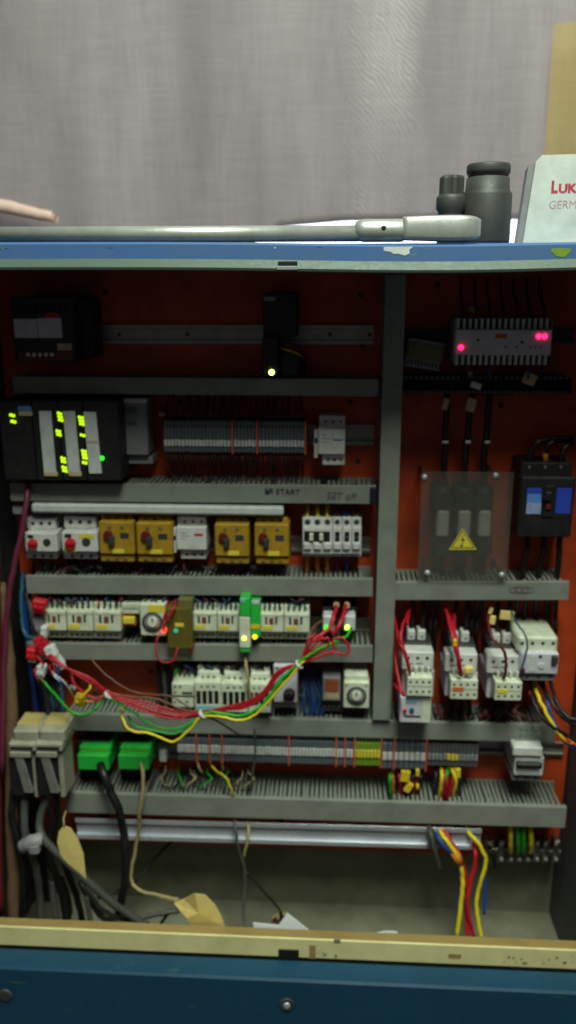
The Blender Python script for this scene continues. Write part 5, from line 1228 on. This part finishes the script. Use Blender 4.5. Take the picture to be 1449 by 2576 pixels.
t = thing_at('cable_group', 'dark blue cables coming down beside the duct ends', 'cables', 130, 1815, -.03)
for k in range(6): wire(t, ['wire_navy', 'wire_black', 'wire_teal'][k % 3], [(104 + k * 9, 1700, -.01), (112 + k * 9, 1750, -.03), (118 + k * 8, 1790, -.045), (122 + k * 8, 1830, -.05)], .004)

# red and white plug connectors of the harness
def plug(label, m, x0, y0, x1, y1, yf, ang, pins='lightgrey'):
    c = P((x0 + x1) / 2, (y0 + y1) / 2, yf); t = thing('plug_connector', label, 'connector', Vector((c.x, yf + .01, c.z - .01)))
    X0, X1, Z0, Z1 = rect(x0, y0, x1, y1, yf)
    MB().box(X0, X1, yf, yf + .016, Z0, Z1, .002).rot(c, 'Y', ang).build('housing', m, t)
    w_ = (X1 - X0)
    for k in range(2): MB().box(X0 + w_ * (.15 + .4 * k), X0 + w_ * (.42 + .4 * k), yf - .0016, yf + .001, Z0 + (Z1 - Z0) * .2, Z0 + (Z1 - Z0) * .5, .0006).rot(c, 'Y', ang).build('latch', m, t)
    MB().box(X0 + w_ * .2, X1 - w_ * .1, yf + .003, yf + .013, Z0 - .005, Z0 + .0005, .0008).rot(c, 'Y', ang).build('collar', pins, t)
plug('bright red plug connector beside the first cream relay', 'red', 79, 1512, 113, 1538, -.105, .18, 'red')
plug('red plug connector hanging above the brown conduit', 'red', 64, 1634, 92, 1662, -.125, .15, 'tag_beige')
plug('dark red plug connector between the two hanging plugs', 'red', 88, 1606, 116, 1648, -.115, -.3, 'wire_maroon')
plug('white plug connector at the head of the red wires', 'lightgrey', 112, 1628, 138, 1658, -.122, -.4)
plug('white plug connector with loops next to the orange plate', 'lightgrey', 132, 1655, 154, 1682, -.115, -.5)
plug('white plug connector on the green wire', 'lightgrey', 90, 1676, 112, 1704, -.128, .2, 'white')
plug('grey plug connector below the bright red plug', 'grey', 84, 1556, 108, 1592, -.09, -.2)
plug('pale plug connector at the foot of the first relay', 'lightgrey', 100, 1578, 116, 1606, -.108, .1)
plug('yellow plug connector on the orange wires of the harness', 'tag_yellow', 186, 1752, 212, 1774, -.125, .05, 'tag_yellow')
paper_tag('tiny white sleeve on a brown harness wire', 174, 1726, 190, 1736, -.12, .5, 'white')

# ------------------------------------------------------------------ hanging wire harness
t = thing_at('wire_harness', 'red green and yellow wire harness sagging across the devices', 'wire harness', 510, 1808, -.12)
Y = -.135
def hw(m, pts, r): wire(t, m, [(x, y, Y + dz) for x, y, dz in pts], r)
for k in range(4):
    d = k * 2.2; e = (k - 1.5) * 3
    hw('wire_red', [(118 + d, 1652 - d, .01), (170 + d, 1682 + d * .8, 0), (230, 1706 + d * 2, 0), (272, 1740 + d, 0), (340, 1758 + d * 3.4, -.002 * k), (420, 1782 + d * 3.6, -.003 * k), (470, 1794 + d * 1.8, 0), (508, 1793 + d, 0), (560, 1784 + e, .004), (620, 1772 + e * 1.6, 0), (664, 1744 + e * 1.6, 0), (690, 1706 + e * 1.6, 0), (718, 1682 + e, 0), (752, 1668 + d * .6, 0), (772 + e, 1640 + e, 0), (790 + e * 3, 1616 + e * 2, -.002), (808 + e * 3, 1600 + e, .004)], .0016)
for k in range(2):
    hw('wire_green', [(104, 1706, .005), (130 + k * 2, 1738, 0), (168, 1780, 0), (196, 1797 + k, 0), (232, 1790, 0), (272, 1752 + k * 3, 0)] if k == 0 else [(272, 1754, 0), (330, 1790, 0), (400, 1830, 0), (452, 1832, 0), (508, 1802, 0)], .0021)
hw('wire_green', [(508, 1800, -.002), (540, 1792, -.004), (600, 1800, -.0022), (648, 1784, -.004), (684, 1744, -.004), (712, 1706, -.004), (752, 1668, -.004), (790, 1640, -.004), (830, 1620, 0), (868, 1604, .012), (884, 1580, .04)], .0026)
hw('wire_green', [(508, 1803, 0), (560, 1798, 0), (624, 1800, 0), (672, 1762, 0), (716, 1708, 0), (754, 1674, 0), (800, 1640, 0), (846, 1612, .002), (876, 1600, .02)], .0021)
hw('wire_yellow', [(306, 1776, .03), (310, 1810, .005), (330, 1838, -.004), (380, 1846, -.004), (432, 1866, -.004), (470, 1842, -.004), (508, 1804, -.004), (560, 1804, -.006), (604, 1812, -.006), (644, 1796, -.006), (690, 1748, -.006), (752, 1676, -.006), (770, 1656, 0)], .0022)
hw('wire_yellow', [(214, 1706, .01), (226, 1730, 0), (198, 1762, 0)], .0022)
hw('wire_orange', [(212, 1764, 0), (240, 1764, 0), (272, 1748, 0), (330, 1772, .002), (420, 1806, .002), (506, 1800, .002)], .0021)
hw('wire_red', [(180, 1690, .01), (188, 1720, 0), (214, 1745, 0), (244, 1758, 0), (272, 1746, 0)], .0022)
hw('wire_brown', [(226, 1652, .02), (254, 1686, .01), (300, 1722, 0), (350, 1744, 0), (430, 1752, 0), (480, 1784, 0)], .0013)
hw('wire_brown', [(205, 1716, .01), (270, 1745, 0), (330, 1752, 0), (400, 1760, 0), (470, 1788, 0), (560, 1782, .006), (640, 1772, .0022), (690, 1724, .002), (752, 1672, .002)], .0016)
hw('wire_brown', [(812, 1560, .05), (792, 1574, .03), (780, 1600, .02), (772, 1640, .005), (752, 1668, 0)], .0016)
hw('wire_black', [(300, 1758, .01), (380, 1790, .002), (450, 1806, 0), (508, 1800, 0), (560, 1822, .01), (600, 1848, .05)], .0016)
hw('wire_green', [(322, 1800, .02), (340, 1826, .004), (390, 1838, 0), (440, 1846, 0), (490, 1815, 0)], .0018)
hw('wire_red', [(756, 1668, 0), (776, 1626, -.002), (800, 1610, -.0022), (826, 1606, -.0022), (820, 1630, -.0022), (782, 1654, -.002), (754, 1668, 0)], .0018)
hw('wire_red', [(754, 1670, 0), (800, 1654, -.002), (836, 1640, -.0022), (868, 1648, -.002), (878, 1630, 0), (862, 1606, .002), (838, 1610, 0), (840, 1636, -.002), (812, 1650, -.002)], .002)
for a in ((270, 1741, 274, 1756), (505, 1786, 513, 1808), (746, 1662, 758, 1682)): MB().tube([P((a[0] + a[2]) / 2 - 3, (a[1] + a[3]) / 2 + 2, Y), P((a[0] + a[2]) / 2 + 3, (a[1] + a[3]) / 2 - 2, Y)], .0086, 12).build('cable_tie', 'lightgrey', t)
t = thing_at('control_wires', 'thick red wires dropping onto the glass-lidded relays', 'wires', 850, 1600, -.1)
for pts in ([(848, 1508, -.03), (842, 1540, -.1), (830, 1578, -.12), (800, 1602, -.13), (784, 1612, -.13)], [(874, 1508, -.03), (866, 1540, -.1), (854, 1572, -.125), (836, 1596, -.13)]): wire(t, 'wire_red', pts, .0036)
for x in (846, 873): MB().tube(wpts([(x, 1516, -.05), (x, 1524, -.07)]), .005, 9).build('sleeve', 'tag_beige', t)
t = thing_at('control_wires', 'thin yellow wires dangling over the lowest slotted duct', 'wires', 580, 2010, -.09)
for m, pts in (('wire_yellow', [(527, 1920, -.05), (545, 1940, -.07), (568, 1956, -.088), (584, 1990, -.09), (590, 2004, -.08)]), ('wire_cream', [(556, 1890, -.05), (558, 1920, -.065), (562, 1940, -.06)]), ('wire_cream', [(495, 1900, -.05), (500, 1930, -.066), (510, 1945, -.06)]), ('wire_green', [(562, 1955, -.075), (576, 1974, -.09), (588, 2000, -.085)]), ('wire_grey', [(640, 1826, -.07), (642, 1880, -.075), (640, 1920, -.075), (628, 1990, -.085)])): wire(t, m, pts, .0018)
# loose strands
def strands(label, n, x0, x1, y0, y1, y2, cols, r, dep):
    t = thing_at('loose_strands', label, 'wires', (x0 + x1) / 2, y2, dep)
    for k in range(n):
        x = R.uniform(x0, x1); xe = x + R.uniform(-26, 26); ym = (y0 + y2) / 2
        wire(t, R.choice(cols), [(x, y0, -.03), (x + R.uniform(-8, 8), y0 + (y1 - y0) * .5, dep * .7), (x + R.uniform(-14, 14), y1, dep), (xe, (y1 + y2) / 2, dep), (xe + R.uniform(-6, 6), y2, -.04)], r * R.uniform(.8, 1.2), 'wire', 5)
strands('thin dark wires looping below the ochre motor starters', 26, 80, 720, 1406, 1424, 1456, ('wire_black', 'wire_black', 'wire_navy', 'wire_maroon'), .0017, -.055)
strands('thin teal and red wires entering the tops of cream relays', 34, 112, 776, 1488, 1505, 1528, ('wire_teal', 'wire_teal', 'wire_navy', 'wire_maroon', 'wire_black'), .0014, -.068)
strands('thin dark wires below the row of cream relays', 26, 112, 776, 1600, 1612, 1632, ('wire_black', 'wire_navy', 'wire_teal', 'wire_maroon'), .0015, -.06)
strands('thin wires crowding above the black slotted contactors', 22, 434, 680, 1652, 1672, 1700, ('wire_black', 'wire_teal', 'wire_navy', 'wire_grey'), .0016, -.06)
strands('thin wires under the large contactors above the duct', 20, 1090, 1310, 1756, 1788, 1830, ('wire_black', 'wire_maroon', 'wire_brown', 'wire_black'), .0018, -.06)
strands('dusty thin wires lying across the lowest duct slots', 16, 400, 640, 1925, 1960, 2000, ('wire_grey', 'wire_black', 'wire_cream', 'wire_green'), .0015, -.07)
t = thing_at('loose_strands', 'thin red and white strands dangling around the plug connectors', 'wires', 110, 1740, -.12)
for k in range(12):
    x = R.uniform(78, 150); y = R.uniform(1590, 1680)
    wire(t, R.choice(['wire_red', 'wire_red', 'white', 'wire_blue', 'wire_maroon']), [(x, y, -.1), (x + R.uniform(-16, 20), y + 18, -.128), (x + R.uniform(-10, 30), y + 42, -.13), (x + R.uniform(0, 46), y + R.uniform(50, 84), -.11)], .0013, 'wire', 5)
for ob in list(bpy.data.objects):
    for k in ('org', 'len', 'h'):
        if k in ob: del ob[k]
sc.cycles.samples = 128
